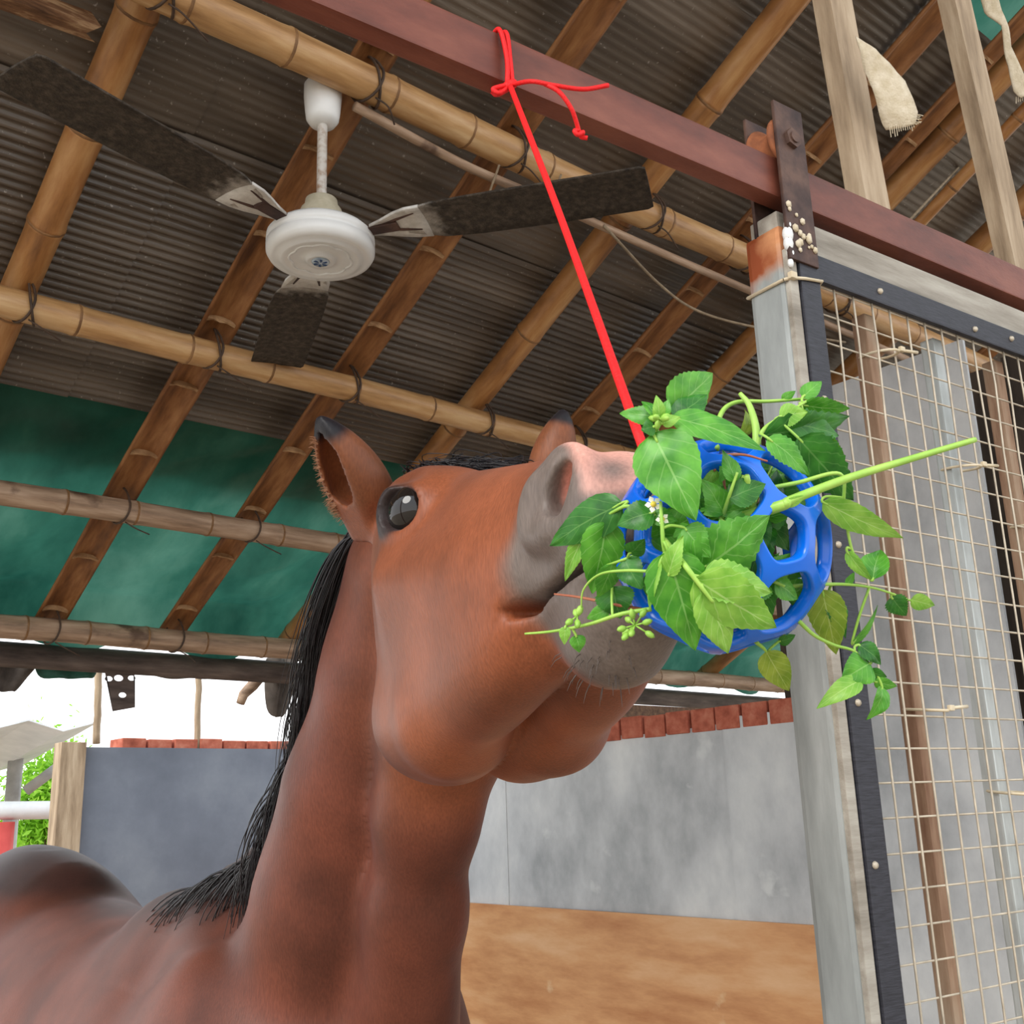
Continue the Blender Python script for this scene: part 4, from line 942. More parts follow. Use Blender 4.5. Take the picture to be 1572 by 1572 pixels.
def coat_material():
    m = bpy.data.materials.new('horse_coat'); m.use_nodes = True; nt = m.node_tree; n = nt.nodes; l = nt.links; b = n['Principled BSDF']
    a = n.new('ShaderNodeAttribute'); a.attribute_name = 'coat'
    co = n.new('ShaderNodeTexCoord'); mp = n.new('ShaderNodeMapping'); mp.inputs['Scale'].default_value = (1, 1, 0.22); l.new(co.outputs['Object'], mp.inputs[0])
    nz = n.new('ShaderNodeTexNoise'); nz.inputs['Scale'].default_value = 420; nz.inputs['Detail'].default_value = 3; l.new(mp.outputs[0], nz.inputs['Vector'])
    n2 = n.new('ShaderNodeTexNoise'); n2.inputs['Scale'].default_value = 8; n2.inputs['Detail'].default_value = 6; l.new(co.outputs['Object'], n2.inputs['Vector'])
    r1 = n.new('ShaderNodeMapRange'); r1.inputs['From Min'].default_value = .3; r1.inputs['From Max'].default_value = .7; r1.inputs['To Min'].default_value = .84; r1.inputs['To Max'].default_value = 1.16; l.new(nz.outputs['Fac'], r1.inputs['Value'])
    r2 = n.new('ShaderNodeMapRange'); r2.inputs['From Min'].default_value = .3; r2.inputs['From Max'].default_value = .7; r2.inputs['To Min'].default_value = .64; r2.inputs['To Max'].default_value = 1.28; l.new(n2.outputs['Fac'], r2.inputs['Value'])
    mu = n.new('ShaderNodeMath'); mu.operation = 'MULTIPLY'; l.new(r1.outputs[0], mu.inputs[0]); l.new(r2.outputs[0], mu.inputs[1])
    vm = n.new('ShaderNodeVectorMath'); vm.operation = 'SCALE'; l.new(a.outputs['Color'], vm.inputs[0]); l.new(mu.outputs[0], vm.inputs['Scale'])
    l.new(vm.outputs[0], b.inputs['Base Color']); b.inputs['Roughness'].default_value = .45; b.inputs['Specular IOR Level'].default_value = .26
    b.inputs['Sheen Weight'].default_value = .06; b.inputs['Sheen Roughness'].default_value = .4; b.inputs['Sheen Tint'].default_value = (.85, .8, .9, 1)
    bu = n.new('ShaderNodeBump'); bu.inputs['Strength'].default_value = .35; bu.inputs['Distance'].default_value = .0012; l.new(nz.outputs['Fac'], bu.inputs['Height']); l.new(bu.outputs[0], b.inputs['Normal'])
    return m
M_coat = coat_material()
horse = empty('horse', (BU, 2.4, 0)); tag(horse, 'bay horse with black mane stretching its nose up to the blue ball', 'horse')
body = link('body', me, M_coat, horse, True)
sm = body.modifiers.new('smooth', 'CORRECTIVE_SMOOTH') if False else None
# eyes
def eye_material():
    m = bpy.data.materials.new('eye'); m.use_nodes = True; b = m.node_tree.nodes['Principled BSDF']
    b.inputs['Base Color'].default_value = (.010, .007, .006, 1); b.inputs['Roughness'].default_value = .03; b.inputs['Specular IOR Level'].default_value = .5; b.inputs['Coat Weight'].default_value = 0; b.inputs['Coat Roughness'].default_value = .02
    return m
M_eye = eye_material()
for sgn in (-1, 1):
    bm = bmesh.new(); bmesh.ops.create_uvsphere(bm, u_segments=32, v_segments=20, radius=ER * HS, matrix=Matrix.Translation(head_w((EYE[0] + ED[0] * .0035, sgn * (EYE[1] + ED[1] * .0035), EYE[2]))))
    from_bm('eye', bm, M_eye, horse, True)
# hair
M_hair = mat('black_hair', [srgb(14, 13, 16), srgb(34, 32, 38)], 30, rough=0.38, bump=0, spec=0.6)
def strands(name, roots, n, r0, parent=horse):
    """roots: callable k -> list of points of one lock"""
    bm = bmesh.new()
    for k in range(n):
        pts = smooth_path(roots(k), 5); m = len(pts); rr = r0 * random.uniform(0.6, 1.2)
        bm_tube(bm, pts, [rr * (1 - 0.85 * (i / (m - 1)) ** 1.6) for i in range(m)], 5)
    o = from_bm(name, bm, M_hair, parent, True); o['kind'] = 'stuff'; return o
from mathutils.bvhtree import BVHTree
_bvh = BVHTree.FromPolygons([tuple(v) for v in HP], [tuple(q) for q in HF.tolist()])
def skin(p):
    """nearest point of the horse's skin"""
    return _bvh.find_nearest(Vector(p))[0]
crest = [skin(at(*q)) for q in [(588, 800, 1.50), (574, 850, 1.54), (542, 930, 1.58), (508, 1000, 1.62), (470, 1090, 1.66), (436, 1180, 1.68), (404, 1260, 1.72), (362, 1325, 1.84), (300, 1355, 2.0)]]
cpath = smooth_path(crest, 20)
R_ = random.uniform
def mane_lock(k):
    t = R_(0.0, 0.98); p = cpath[int(t * (len(cpath) - 1))] + Vector((R_(-.012, .012), R_(-.012, .012), R_(-.02, .0)))
    q = int(t * (len(cpath) - 1)); tg = (cpath[min(q + 6, len(cpath) - 1)] - cpath[max(q - 6, 0)]).normalized()
    L = R_(0.12, 0.26); out = -CR * R_(0.1, 0.3 + .35 * t) + CF * R_(-.1, 0.2)
    dn = (tg * .8 - ZUP * .6).normalized()
    return [p + CR * .015, p + out * L * 0.35 + dn * L * .10, p + out * L * 0.6 + dn * L * 0.45, p + out * L * R_(.4, .7) + dn * L * R_(.85, 1.1)]
strands('mane', mane_lock, 1500, 0.0017)
def fore_lock(k):
    a = head_w((R_(-.02, .06), R_(-.045, .045), R_(.005, .02))); fwd = Vector(HR[:, 0]); up = Vector(HR[:, 2]); lt = Vector(HR[:, 1])
    L = R_(.05, .14)
    return [a - up * 0.02, a + up * R_(.006, .014), a + fwd * L * .5 + up * R_(.008, .026) + lt * R_(-.03, .05), a + fwd * L + up * R_(-.012, .012) + lt * R_(-.04, .08)]
strands('forelock', fore_lock, 420, 0.0015)
def tail_lock(k):
    p = Vector((BU + .01 + R_(-.03, .03), 3.40 + R_(-.01, .01), 1.32 + R_(-.03, .02))); o = Vector((R_(-.06, .06), R_(.02, .09), 0))
    return [p - Vector((0, .04, 0)), p + Vector((0, .05, .01)), p + o * .7 + Vector((0, .06, -.3)), p + o + Vector((0, .05, -R_(.6, .85)))]
strands('tail', tail_lock, 160, 0.003)
# pale hair fringing the right ear, whiskers on the chin
M_fuzz = mat('ear_fuzz', [srgb(128, 82, 54), srgb(164, 116, 80)], 30, rough=0.6, bump=0)
M_whisk = mat('whisker', [srgb(66, 56, 52), srgb(96, 86, 80)], 30, rough=0.6, bump=0)
def ear_fuzz():
    e = EARS[0]; b, t = e['b'], e['t']; bm = bmesh.new()
    for k in range(320):
        s = R_(0.0, 0.8) ** 1.2; p = b.lerp(t, s) - CR * R_(.035, .055) * (1 - s * .75) - CU * R_(-.006, .02); p = skin(p)
        d = (-CR * R_(.4, 1) - CU * R_(.1, .8) + CU * s).normalized() * R_(.003, .010)
        bm_tube(bm, [p, p + d * .6, p + d - CU * .001], [.0003, .00025, .0001], 4)
    o = from_bm('ear_fringe', bm, M_fuzz, horse); o['kind'] = 'stuff'
    bm = bmesh.new()
    for k in range(34):
        p = skin(head_w((R_(.50, .60), R_(-.05, .0), R_(-.215, -.19)))); d = (p - head_w((.54, 0, -.17))).normalized() * R_(.006, .014)
        bm_tube(bm, [p, p + d * .6, p + d - ZUP * .003], [.0004, .0003, .0001], 4)
    o = from_bm('whiskers', bm, M_whisk, horse); o['kind'] = 'stuff'
ear_fuzz()
# ------------------------------------------------------------------ hay ball, string, greens
DB = 0.685; BC = at(1106, 838, DB); BR = 167 * DB / FPX
M_ball = mat('blue_rubber', [srgb(0, 92, 205), srgb(0, 106, 220)], 4, rough=0.22, bump=0.0, spec=0.55)
def lattice_ball():
    ph = (1 + 5 ** 0.5) / 2; base = [(0, 1, 3 * ph), (1, 2 + ph, 2 * ph), (ph, 2, 2 * ph + 1)]; V = set()
    for a in base:
        for sx in (1, -1):
            for sy in (1, -1):
                for sz in (1, -1):
                    v = (a[0] * sx, a[1] * sy, a[2] * sz)
                    for k in range(3): V.add(tuple(round(v[(k + i) % 3], 6) for i in range(3)))
    bm = bmesh.new()
    rot = Matrix.Rotation(0.35, 3, 'X') @ Matrix.Rotation(0.62, 3, 'Y') @ Matrix.Rotation(0.2, 3, 'Z')
    for v in V: bm.verts.new((rot @ Vector(v)).normalized() * BR)
    bmesh.ops.convex_hull(bm, input=bm.verts[:])
    bmesh.ops.dissolve_limit(bm, angle_limit=0.02, verts=bm.verts[:], edges=bm.edges[:])
    r = bmesh.ops.inset_individual(bm, faces=bm.faces[:], thickness=0.0046, use_even_offset=True)
    inner = [f for f in bm.faces if len(f.verts) > 4]
    bmesh.ops.delete(bm, geom=inner, context='FACES_ONLY')
    bmesh.ops.subdivide_edges(bm, edges=bm.edges[:], cuts=1, use_grid_fill=True)
    for v in bm.verts: v.co = v.co.normalized() * BR
    me = bpy.data.meshes.new('lattice'); bmesh.ops.recalc_face_normals(bm, faces=bm.faces[:]); bm.to_mesh(me); bm.free()
    return me
ball = link('hay_ball', lattice_ball(), M_ball, None, True); ball.location = BC
tag(ball, 'blue rubber lattice ball stuffed with green leaves, hanging at the horse nose', 'toy ball')
so = ball.modifiers.new('wall', 'SOLIDIFY'); so.thickness = 0.0085; so.offset = -1
sb = ball.modifiers.new('round', 'SUBSURF'); sb.levels = 2; sb.render_levels = 2

M_red = mat('red_cord', [srgb(214, 10, 14), srgb(240, 26, 28)], 300, rough=0.6, bump=0.8, bscale=500, dist=0.001)
cord = empty('red_string', at(786, 130, 1.318)); tag(cord, 'red string knotted on the rail and tied to the blue ball', 'string')
K = at(783, 131, 1.312)
def cordpart(name, pts, r=0.0033, n=8):
    return tube(name, smooth_path(pts, n), r, M_red, cord, 8)
endp = BC + (at(985, 690, DB) - BC) * 0.95
cordpart('strand', [K, K.lerp(endp, 0.5) + CR * 0.002, endp], 0.0034, 14)
def rp(t, n, z): return gp_(t, n, z)
kt = (K - Vector((RP.x, RP.y, 0))).dot(GD)
for dx, x1, y1 in ((-0.004, 768, 58), (0.004, 778, 63)):
    top = onp(x1, y1, GN, GN.dot(gp_(0, -0.004, 0)))
    tt = (top - Vector((RP.x, RP.y, 0))).dot(GD)
    cordpart('rail_loop', [K + GD * dx, K.lerp(top, 0.5) - GN * 0.004, Vector((top.x, top.y, 2.519)), gp_(tt, 0.012, 2.523), gp_(tt, 0.033, 2.518), gp_(tt + .006, 0.036, 2.48), gp_(kt, 0.02, 2.446), K + GD * dx], 0.003)
kb = bmesh.new()
for i, (a, b, r) in enumerate([((0, 0, 0), .007, 1), ((.004, 0, .004), .006, 1), ((-.004, 0, -.003), .006, 1)]):
    bmesh.ops.create_icosphere(kb, subdivisions=2, radius=b, matrix=Matrix.Translation(K + GD * a[0] + ZUP * a[2]))
from_bm('knot', kb, M_red, cord, True)
cordpart('bow_loop', [K, at(772, 132, 1.305), at(757, 137, 1.30), at(768, 143, 1.30), K], 0.003)
cordpart('tail_end', [K, at(815, 125, 1.29), at(850, 131, 1.285), at(895, 137, 1.29), at(934, 131, 1.30)], 0.0028)
cordpart('tail_end', [at(835, 128, 1.288), at(858, 141, 1.28), at(876, 165, 1.28), at(884, 185, 1.285), at(889, 203, 1.29)], 0.0028)
cordpart('tail_knot', [at(889, 200, 1.29), at(882, 201, 1.284), at(887, 207, 1.283), at(895, 203, 1.287), at(892, 210, 1.29), at(902, 212, 1.29)], 0.0028)

# leaves: each a bent, veined, slightly toothed blade
def leaf_material(name, c0, c1, vein):
    m = bpy.data.materials.new(name); m.use_nodes = True; nt = m.node_tree; n = nt.nodes; l = nt.links; b = n['Principled BSDF']; o = n['Material Output']
    a = n.new('ShaderNodeAttribute'); a.attribute_name = 'blade'; sp_ = n.new('ShaderNodeSeparateXYZ'); l.new(a.outputs['Vector'], sp_.inputs[0])
    def mth(op, x, y=None, c=None):
        q = n.new('ShaderNodeMath'); q.operation = op
        for i, v in enumerate((x, y, c)):
            if v is None: continue
            if isinstance(v, (int, float)): q.inputs[i].default_value = v
            else: l.new(v, q.inputs[i])
        return q.outputs[0]
    s_, t_ = sp_.outputs['X'], mth('ABSOLUTE', sp_.outputs['Y'])
    mid = mth('LESS_THAN', t_, 0.035)
    sv = mth('FRACT', mth('MULTIPLY', mth('MULTIPLY_ADD', t_, -0.32, s_), 6.0)); side = mth('MULTIPLY', mth('LESS_THAN', sv, 0.10), 0.55)
    vn = mth('MAXIMUM', mid, side)
    co = n.new('ShaderNodeTexCoord'); nz = n.new('ShaderNodeTexNoise'); nz.inputs['Scale'].default_value = 90; nz.inputs['Detail'].default_value = 4; l.new(co.outputs['Object'], nz.inputs['Vector'])
    r = n.new('ShaderNodeValToRGB'); r.color_ramp.elements[0].position = .35; r.color_ramp.elements[1].position = .68; r.color_ramp.elements[0].color = (*c0, 1); r.color_ramp.elements[1].color = (*c1, 1); l.new(nz.outputs['Fac'], r.inputs[0])
    mx = n.new('ShaderNodeMix'); mx.data_type = 'RGBA'; l.new(mth('MULTIPLY', vn, 0.6), mx.inputs['Factor']); l.new(r.outputs[0], mx.inputs['A']); mx.inputs['B'].default_value = (*vein, 1)
    l.new(mx.outputs['Result'], b.inputs['Base Color']); b.inputs['Roughness'].default_value = .38; b.inputs['Specular IOR Level'].default_value = .45
    bu = n.new('ShaderNodeBump'); bu.inputs['Strength'].default_value = .4; bu.inputs['Distance'].default_value = .0008; l.new(mth('SUBTRACT', nz.outputs['Fac'], vn), bu.inputs['Height']); l.new(bu.outputs[0], b.inputs['Normal'])
    tr = n.new('ShaderNodeBsdfTranslucent'); l.new(mx.outputs['Result'], tr.inputs['Color']); ms = n.new('ShaderNodeMixShader'); ms.inputs[0].default_value = .30
    l.new(b.outputs[0], ms.inputs[1]); l.new(tr.outputs[0], ms.inputs[2]); l.new(ms.outputs[0], o.inputs['Surface']); return m
LEAF = {'m': leaf_material('leaf_mid', srgb(66, 140, 36), srgb(104, 178, 56), srgb(150, 200, 110)),
        'd': leaf_material('leaf_dark', srgb(34, 98, 26), srgb(62, 134, 40), srgb(110, 160, 80)),
        'l': leaf_material('leaf_light', srgb(116, 176, 56), srgb(156, 204, 84), srgb(196, 226, 140)),
        'y': leaf_material('leaf_yellowgreen', srgb(120, 150, 40), srgb(160, 180, 66), srgb(190, 206, 120))}
M_stem = mat('green_stem', [srgb(128, 176, 62), srgb(170, 206, 96)], 40, rough=0.45, bump=0)
M_stemr = mat('reddish_stem', [srgb(150, 70, 52), srgb(176, 116, 84)], 40, rough=0.5, bump=0)
M_petal = mat('white_petal', [srgb(236, 236, 224), srgb(250, 250, 242)], 40, rough=0.6, bump=0)
M_bud = mat('yellow_bud', [srgb(220, 190, 60), srgb(236, 212, 90)], 40, rough=0.6, bump=0)

def leaf_mesh(base, tip, width, nrm, bend, fold, kind, teeth, name='leaf', parent=None):
    base, tip = Vector(base), Vector(tip); d = tip - base; L = d.length; d.normalize()
    nrm = Vector(nrm); nrm = (nrm - d * nrm.dot(d)).normalized(); sd = d.cross(nrm)
    ns, nt_ = 22, 6; vs = []; at_v = []; fs = []; sd0 = random.random() * 50
    for i in range(ns + 1):
        s = i / ns
        w = width * 0.5 * (math.sin(math.pi * min(1, s ** 0.62)) ** 0.85) * (1 - 0.12 * s)
        if s > 0.98: w = width * 0.004
        w *= 1 + teeth * 0.07 * (1 if i % 2 else -1) * (1 if 0.1 < s < 0.9 else 0)
        c = base + d * L * s + nrm * (bend * L * math.sin(math.pi * s) - bend * 0.6 * L * s * s)
        for j in range(-nt_ // 2, nt_ // 2 + 1):
            t = j / (nt_ / 2)
            h = abs(t) * w * fold - t * t * w * 0.25 + 0.06 * width * mnoise.noise(Vector((s * 4, t * 2, sd0)))
            vs.append(c + sd * w * t * (1 - 0.15 * fold) + nrm * h); at_v.append((s, t, 0))
    m = nt_ + 1
    for i in range(ns):
        for j in range(nt_): a = i * m + j; fs.append((a, a + 1, a + m + 1, a + m))
    me = bpy.data.meshes.new(name); me.from_pydata([tuple(v) for v in vs], [], fs); me.update()
    A = me.attributes.new('blade', 'FLOAT_VECTOR', 'POINT'); A.data.foreach_set('vector', np.array(at_v, f4).ravel())
    return link(name, me, LEAF[kind], parent, True)

def sprig(label, stem, leaves, r=0.0016, mt=None, extra=()):
    """stem: list of (px, py, depth); leaves: (base xyd, tip xyd, width px, kind, tilt, bend, fold, teeth)"""
    P = [at(*q) for q in stem]; e = empty('leafy_sprig', P[0]); tag(e, label, 'plant sprig', 'leafy sprigs in the blue ball')
    path = smooth_path(P, 8); n = len(path)
    tube('stem', path, [r * (1.15 - 0.6 * i / (n - 1)) for i in range(n)], mt or M_stem, e, 7)
    for q in leaves:
        b, t, w, kind = q[:4]; tilt, bend, fold, teeth = (list(q[4:]) + [0.0, 0.06, 0.25, 0.6][len(q) - 4:])[:4]
        B, T = at(*b), at(*t); dm = (b[2] + t[2]) / 2
        d = (T - B).normalized(); nr = (-CF) ; nr = Matrix.Rotation(tilt, 3, d) @ (nr - d * nr.dot(d)).normalized()
        lf = leaf_mesh(B, T, 1.12 * w * dm / FPX, nr, bend, fold, kind, teeth, 'leaf', e)
        near = min(path, key=lambda p: (p - B).length)
        if (near - B).length > 0.002:
            mid = near.lerp(B, 0.5) - (T - B) * 0.08
            tube('petiole', smooth_path([near, mid, B, B + (T - B) * 0.12], 4), 0.0009, mt or M_stem, e, 6)
    return e
def blossom(parent, c, r=0.005, kind='flower'):
    """little five-petalled flower with a yellow eye"""
    bm = bmesh.new(); n = (CAM - c).normalized(); a = n.orthogonal().normalized(); b = n.cross(a)
    for k in range(5):
        t = 2 * math.pi * k / 5; o = (a * math.cos(t) + b * math.sin(t)); p = a * math.cos(t + math.pi / 2) + b * math.sin(t + math.pi / 2)
        q = [c, c + o * r * .6 + p * r * .35, c + o * r, c + o * r * .6 - p * r * .35]
        top = [bm.verts.new(v + n * .0006) for v in q]; bot = [bm.verts.new(v) for v in q]
        bm.faces.new(top); bm.faces.new(bot[::-1])
        for i in range(4): bm.faces.new((top[i], bot[i], bot[(i + 1) % 4], top[(i + 1) % 4]))
    f = from_bm('flower', bm, M_petal, parent)
    bm = bmesh.new(); bmesh.ops.create_icosphere(bm, subdivisions=2, radius=r * .35, matrix=Matrix.Translation(c + n * .001)); g_ = from_bm('flower_eye', bm, M_bud, None, True); g_.parent = f
    g_.matrix_parent_inverse = f.matrix_basis.inverted()
def buds(parent, px, py, d, n, spread, r=0.0028):
    for i in range(n):
        c = at(px + random.uniform(-spread, spread), py + random.uniform(-spread, spread), d + random.uniform(-.008, .008))
        up = (c - at(px, py, d)); up = up.normalized() if up.length > 1e-4 else ZUP
        bm = bmesh.new(); bm_lathe(bm, [(0, -r * 1.6), (r * .7, -r * .9), (r, 0), (r * .75, r * 1.2), (0, r * 2.0)], c, up, 8); from_bm('bud', bm, M_stem, parent, True)
        tube('bud_stalk', [at(px, py, d), c - up * r], 0.0006, M_stem, parent, 5)
D = DB
s1 = sprig('leafy sprig with a broad pointed leaf beside the red string', [(1030, 720, D - .05), (1018, 690, D - .058), (1008, 655, D - .06), (1022, 625, D - .052), (1034, 612, D - .045)],
 [((1030, 630, D - .050), (1096, 572, D - .03), 72, 'm', .3, .05, .2, .5), ((1038, 645, D - .055), (1086, 604, D - .045), 46, 'd', -.4), ((1002, 664, D - .066), (1068, 798, D - .085), 100, 'm', .15, .05, .18, .25),
  ((1030, 640, D - .064), (1176, 690, D - .070), 52, 'm', -.5, .05, .3, .1), ((1008, 640, D - .06), (950, 634, D - .05), 30, 'm', .2), ((1012, 645, D - .066), (1008, 606, D - .066), 22, 'l', .2, .1, .4), ((1008, 640, D - .066), (985, 615, D - .06), 24, 'm', .6, .1, .4),
  ((1016, 650, D - .07), (1045, 640, D - .07), 20, 'l', -.2), ((1005, 655, D - .068), (984, 660, D - .068), 26, 'd', .2), ((1020, 640, D - .066), (1026, 612, D - .066), 20, 'm', -.5, .1, .4)])
buds(s1, 1012, 644, D - .07, 6, 10, .002)
s2 = sprig('leafy sprig drooping over the horse lips beside the ball', [(1000, 800, D - .045), (968, 778, D - .05), (945, 784, D - .045), (925, 800, D - .035), (917, 830, D - .03)],
 [((955, 772, D - .045), (841, 838, D - .015), 62, 'd', .35, .06, .15, .2), ((932, 800, D - .04), (909, 912, D - .03), 66, 'm', -.15, .04, .25, .4), ((900, 815, D - .03), (866, 893, D - .015), 30, 'l', .5, .05, .4), ((1004, 786, D - .062), (946, 806, D - .058), 48, 'd', .4, .1, .3),
  ((1002, 790, D - .06), (1040, 800, D - .066), 30, 'm', -.3)], .0012)
blossom(s2, at(1003, 774, D - .068)); blossom(s2, at(1017, 797, D - .07), .004)
s3 = sprig('leafy sprig with wavy leaves across the front of the ball', [(1080, 960, D - .02), (1050, 900, D - .06), (1022, 850, D - .075), (1016, 800, D - .075), (1014, 770, D - .07)],
 [((1070, 878, D - .075), (1184, 792, D - .070), 96, 'm', .25, .06, .15, .9), ((1025, 845, D - .08), (1068, 1000, D - .075), 92, 'm', .1, .05, .2, .3), ((1078, 886, D - .085), (1188, 908, D - .075), 66, 'l', -.35, .07, .2, .7), ((1050, 810, D - .072), (1090, 856, D - .08), 52, 'm', .3), ((1026, 884, D - .08), (1048, 822, D - .085), 34, 'l', -.5, .08, .4, .8), ((1014, 862, D - .08), (996, 936, D - .075), 26, 'l', .9, .05, .5)])
s4 = sprig('pale leafy sprig sweeping down the front of the ball', [(1020, 830, D - .06), (1050, 866, D - .085), (1072, 895, D - .09), (1095, 925, D - .09)],
 [((1066, 888, D - .09), (1194, 966, D - .075), 84, 'l', .2, .06, .2, .6), ((1080, 905, D - .088), (1120, 1004, D - .075), 66, 'l', -.3, .05, .25, .3)], .0018)
s5 = sprig('dark toothed leaves spreading from the top of the ball in front of the stile', [(1140, 740, D - .02), (1160, 690, D - .02), (1172, 660, D - .02), (1200, 640, D - .01), (1240, 615, D)],
 [((1172, 668, D - .02), (1308, 640, D + .01), 56, 'd', .4, .06, .3, 1.2), ((1210, 650, D - .015), (1290, 668, D), 54, 'd', -.3, .06, .3, 1.0), ((1232, 622, D), (1306, 628, D + .01), 34, 'm', .5, .05, .3, .8), ((1232, 610, D), (1262, 584, D + .01), 26, 'm', -.3), ((1225, 672, D - .02), (1312, 770, D - .005), 72, 'd', .2, .06, .2, 1.0), ((1178, 672, D - .035), (1244, 730, D - .035), 44, 'm', -.4, .06, .3, .9), ((1196, 640, D - .015), (1240, 632, D - .02), 36, 'l', -.2), ((1250, 668, D), (1296, 700, D + .005), 36, 'm', .7, .06, .3, .8)])
sprig('arched bare stems with a withered leaf on top of the ball', [(1100, 690, D - .01), (1105, 640, D + .005), (1128, 618, D + .01), (1180, 616, D + .01), (1240, 612, D + .012)], [((1140, 668, D), (1146, 628, D + .005), 26, 'y', .6, .15, .5, .2), ((1200, 614, D + .01), (1222, 600, D + .012), 14, 'm')], .0017)
sprig('stubby cut stem poking out of the top of the ball', [(1162, 690, D - .01), (1160, 655, D - .005), (1150, 622, D), (1136, 604, D + .005)], [], .0026)
sprig('thick cut stem standing in an opening of the ball', [(1163, 830, D - .03), (1156, 785, D - .05), (1146, 730, D - .062)], [((1150, 780, D - .05), (1098, 790, D - .055), 28, 'm', .4), ((1158, 800, D - .045), (1180, 840, D - .05), 40, 'd', .2)], .0032)
sprig('long pale stalk sticking out towards the wire mesh gate', [(1120, 800, D - .05), (1200, 776, D - .06), (1215, 768, D - .06), (1300, 735, D - .05), (1400, 704, D - .035), (1497, 675, D - .02)], [((1205, 775, D - .062), (1240, 760, D - .06), 16, 'l', .3)], .0032)
sprig('slim stalk with a limp pale leaf beside the long stalk', [(1180, 750, D - .04), (1225, 741, D - .045), (1290, 728, D - .04), (1296, 780, D - .035), (1310, 850, D - .03), (1340, 888, D - .025)],
 [((1262, 770, D - .04), (1388, 828, D - .03), 44, 'l', .4, .05, .3, .3), ((1340, 890, D - .03), (1352, 842, D - .02), 46, 'm', -.6, .12, .6, .3), ((1300, 846, D - .03), (1338, 892, D - .03), 22, 'l', .5, .1, .5)], .0013)
s7 = sprig('thin sprig with a small dark crumpled leaf before the mesh', [(1215, 900, D - .03), (1267, 897, D - .025), (1310, 898, D - .02), (1350, 905, D - .015), (1398, 922, D - .01)],
 [((1368, 916, D - .012), (1392, 946, D - .012), 34, 'd', .3, .1, .3, 1.3), ((1398, 920, D - .01), (1436, 930, D - .005), 26, 'l', .2), ((1300, 898, D - .02), (1312, 878, D - .02), 12, 'm'), ((1262, 905, D - .02), (1284, 1006, D - .01), 56, 'y', .25, .05, .25, .4), ((1272, 912, D - .015), (1300, 980, D - .012), 40, 'd', -.5), ((1308, 988, D - .012), (1349, 930, D - .005), 24, 'm', .8, .05, .5)], .0011)
sprig('drooping sprig of curled leaves hanging in front of the rubber strip', [(1225, 952, D - .03), (1250, 975, D - .025), (1280, 990, D - .02), (1312, 1000, D - .02), (1334, 1025, D - .02)],
 [((1336, 1018, D - .02), (1292, 1044, D - .025), 52, 'm', .3, .12, .3, .3), ((1318, 990, D - .018), (1354, 1020, D - .02), 30, 'd', -.3, .15, .4), ((1322, 1044, D - .025), (1254, 1086, D - .03), 34, 'l', .5, .14, .4, .2), ((1342, 1046, D - .02), (1378, 1054, D - .015), 20, 'm', .2), ((1354, 1054, D - .02), (1333, 1106, D - .025), 34, 'm', -.4, .15, .5, .3), ((1334, 1030, D - .02), (1362, 1040, D - .02), 20, 'd', .4)], .0012)
sprig('single leaf hanging below the ball in front of the stile', [(1160, 985, D - .02), (1172, 995, D - .015), (1178, 1003, D - .01)], [((1176, 1000, D - .012), (1212, 1062, D), 46, 'y', .2, .05, .25, .2), ((1195, 985, D - .01), (1222, 975, D - .01), 20, 'd', .4, .1, .3, 1.0)], .0012)
s9 = sprig('flowering stalk lying across the horse chin', [(1000, 935, D - .05), (952, 943, D - .045), (905, 958, D - .03), (850, 969, D - .01), (806, 973, D + .005)], [((868, 962, D - .02), (866, 990, D - .02), 18, 'l', .3), ((884, 975, D - .02), (890, 1002, D - .02), 26, 'm', -.3, .1, .3), ((940, 900, D - .03), (952, 950, D - .03), 60, 'd', .3)], .0013)
buds(s9, 886, 946, D - .03, 4, 12, .0022); buds(s9, 975, 960, D - .055, 9, 22, .0020)
sprig('reddish stalk held between the horse lips and the ball', [(985, 936, D - .03), (940, 927, D - .03), (890, 917, D - .012), (851, 912, D + .005)], [((935, 935, D - .028), (900, 950, D - .02), 24, 'm', .3)], .0011, M_stemr)
sprig('thin curved tendril looping over the ball', [(1010, 878, D - .07), (960, 876, D - .06), (920, 882, D - .045), (896, 905, D - .035), (892, 935, D - .03)], [], .0009)
sprig('brown dry stalk under the top ring of the ball', [(1100, 700, D - .03), (1140, 698, D - .045), (1178, 708, D - .055)], [((1125, 705, D - .04), (1105, 740, D - .045), 26, 'm', .2), ((1112, 745, D - .035), (1126, 800, D - .045), 44, 'm', -.2), ((1098, 720, D - .04), (1084, 745, D - .04), 22, 'l')], .0010, M_stemr)
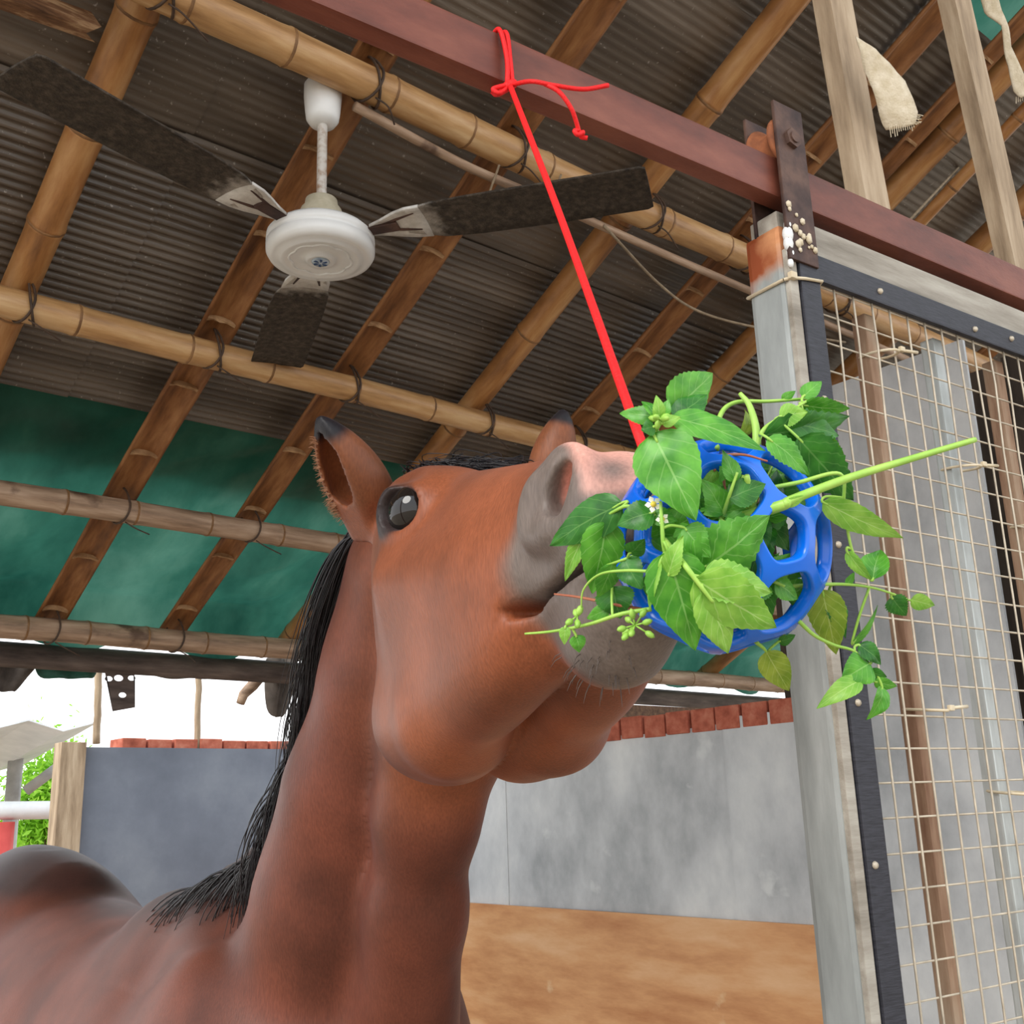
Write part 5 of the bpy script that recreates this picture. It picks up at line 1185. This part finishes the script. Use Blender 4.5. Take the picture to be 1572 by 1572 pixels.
sprig('sprig of medium leaves filling the top opening of the ball', [(1100, 850, D - .02), (1108, 800, D - .05), (1120, 760, D - .062), (1132, 725, D - .064)],
 [((1112, 790, D - .055), (1078, 735, D - .058), 44, 'm', .3), ((1120, 765, D - .062), (1176, 742, D - .060), 46, 'd', -.3), ((1128, 740, D - .062), (1110, 690, D - .058), 34, 'm', .5), ((1110, 800, D - .055), (1164, 824, D - .058), 48, 'm', .2)], .0014)
sprig('sprig of green leaves bulging from the side opening of the ball', [(1150, 880, D - .02), (1180, 890, D - .045), (1205, 900, D - .05)],
 [((1178, 888, D - .045), (1214, 850, D - .045), 44, 'm', .3), ((1190, 895, D - .048), (1226, 920, D - .04), 36, 'm', -.4), ((1165, 890, D - .045), (1150, 930, D - .055), 50, 'm', .2)], .0014)
sprig('sprig of soft pale leaves tucked between the horse lips and the ball', [(985, 850, D - .045), (955, 860, D - .045), (930, 868, D - .035)],
 [((958, 858, D - .045), (985, 905, D - .055), 44, 'd', .3), ((940, 866, D - .04), (918, 918, D - .03), 36, 'm', -.3), ((966, 850, D - .05), (990, 828, D - .058), 34, 'd', .4)], .0011)
# greens packed inside the ball
for k in range(7):
    a0 = random.uniform(0, 6.28)
    c0 = BC + Vector((random.uniform(-.02, .02), random.uniform(-.02, .02), random.uniform(-.03, .03)))
    pr = lambda v: (786 + FPX * (v - CAM).dot(CR) / (v - CAM).dot(CF), 786 - FPX * (v - CAM).dot(CU) / (v - CAM).dot(CF), (v - CAM).dot(CF))
    st = []; dv = Vector((random.uniform(-1, 1), random.uniform(-1, 1), random.uniform(-1, 1))).normalized()
    st = [pr(c0 - dv * .03), pr(c0), pr(c0 + dv * .03)]; lv = []
    for j in range(9):
        b = c0 + dv * random.uniform(-.03, .03); w = Vector((random.uniform(-1, 1), random.uniform(-1, 1), random.uniform(-1, 1))).normalized()
        t = b + w * random.uniform(.03, .05)
        if (t - BC).length > BR * .9: t = BC + (t - BC).normalized() * BR * .9
        if (t - b).length < .015: continue
        lv.append((pr(b), pr(t), random.uniform(40, 66), random.choice('mmmd'), random.uniform(-1, 1), .08, .25, .5))
    sprig('leafy sprig packed wholly inside the blue ball', st, lv, .0012)
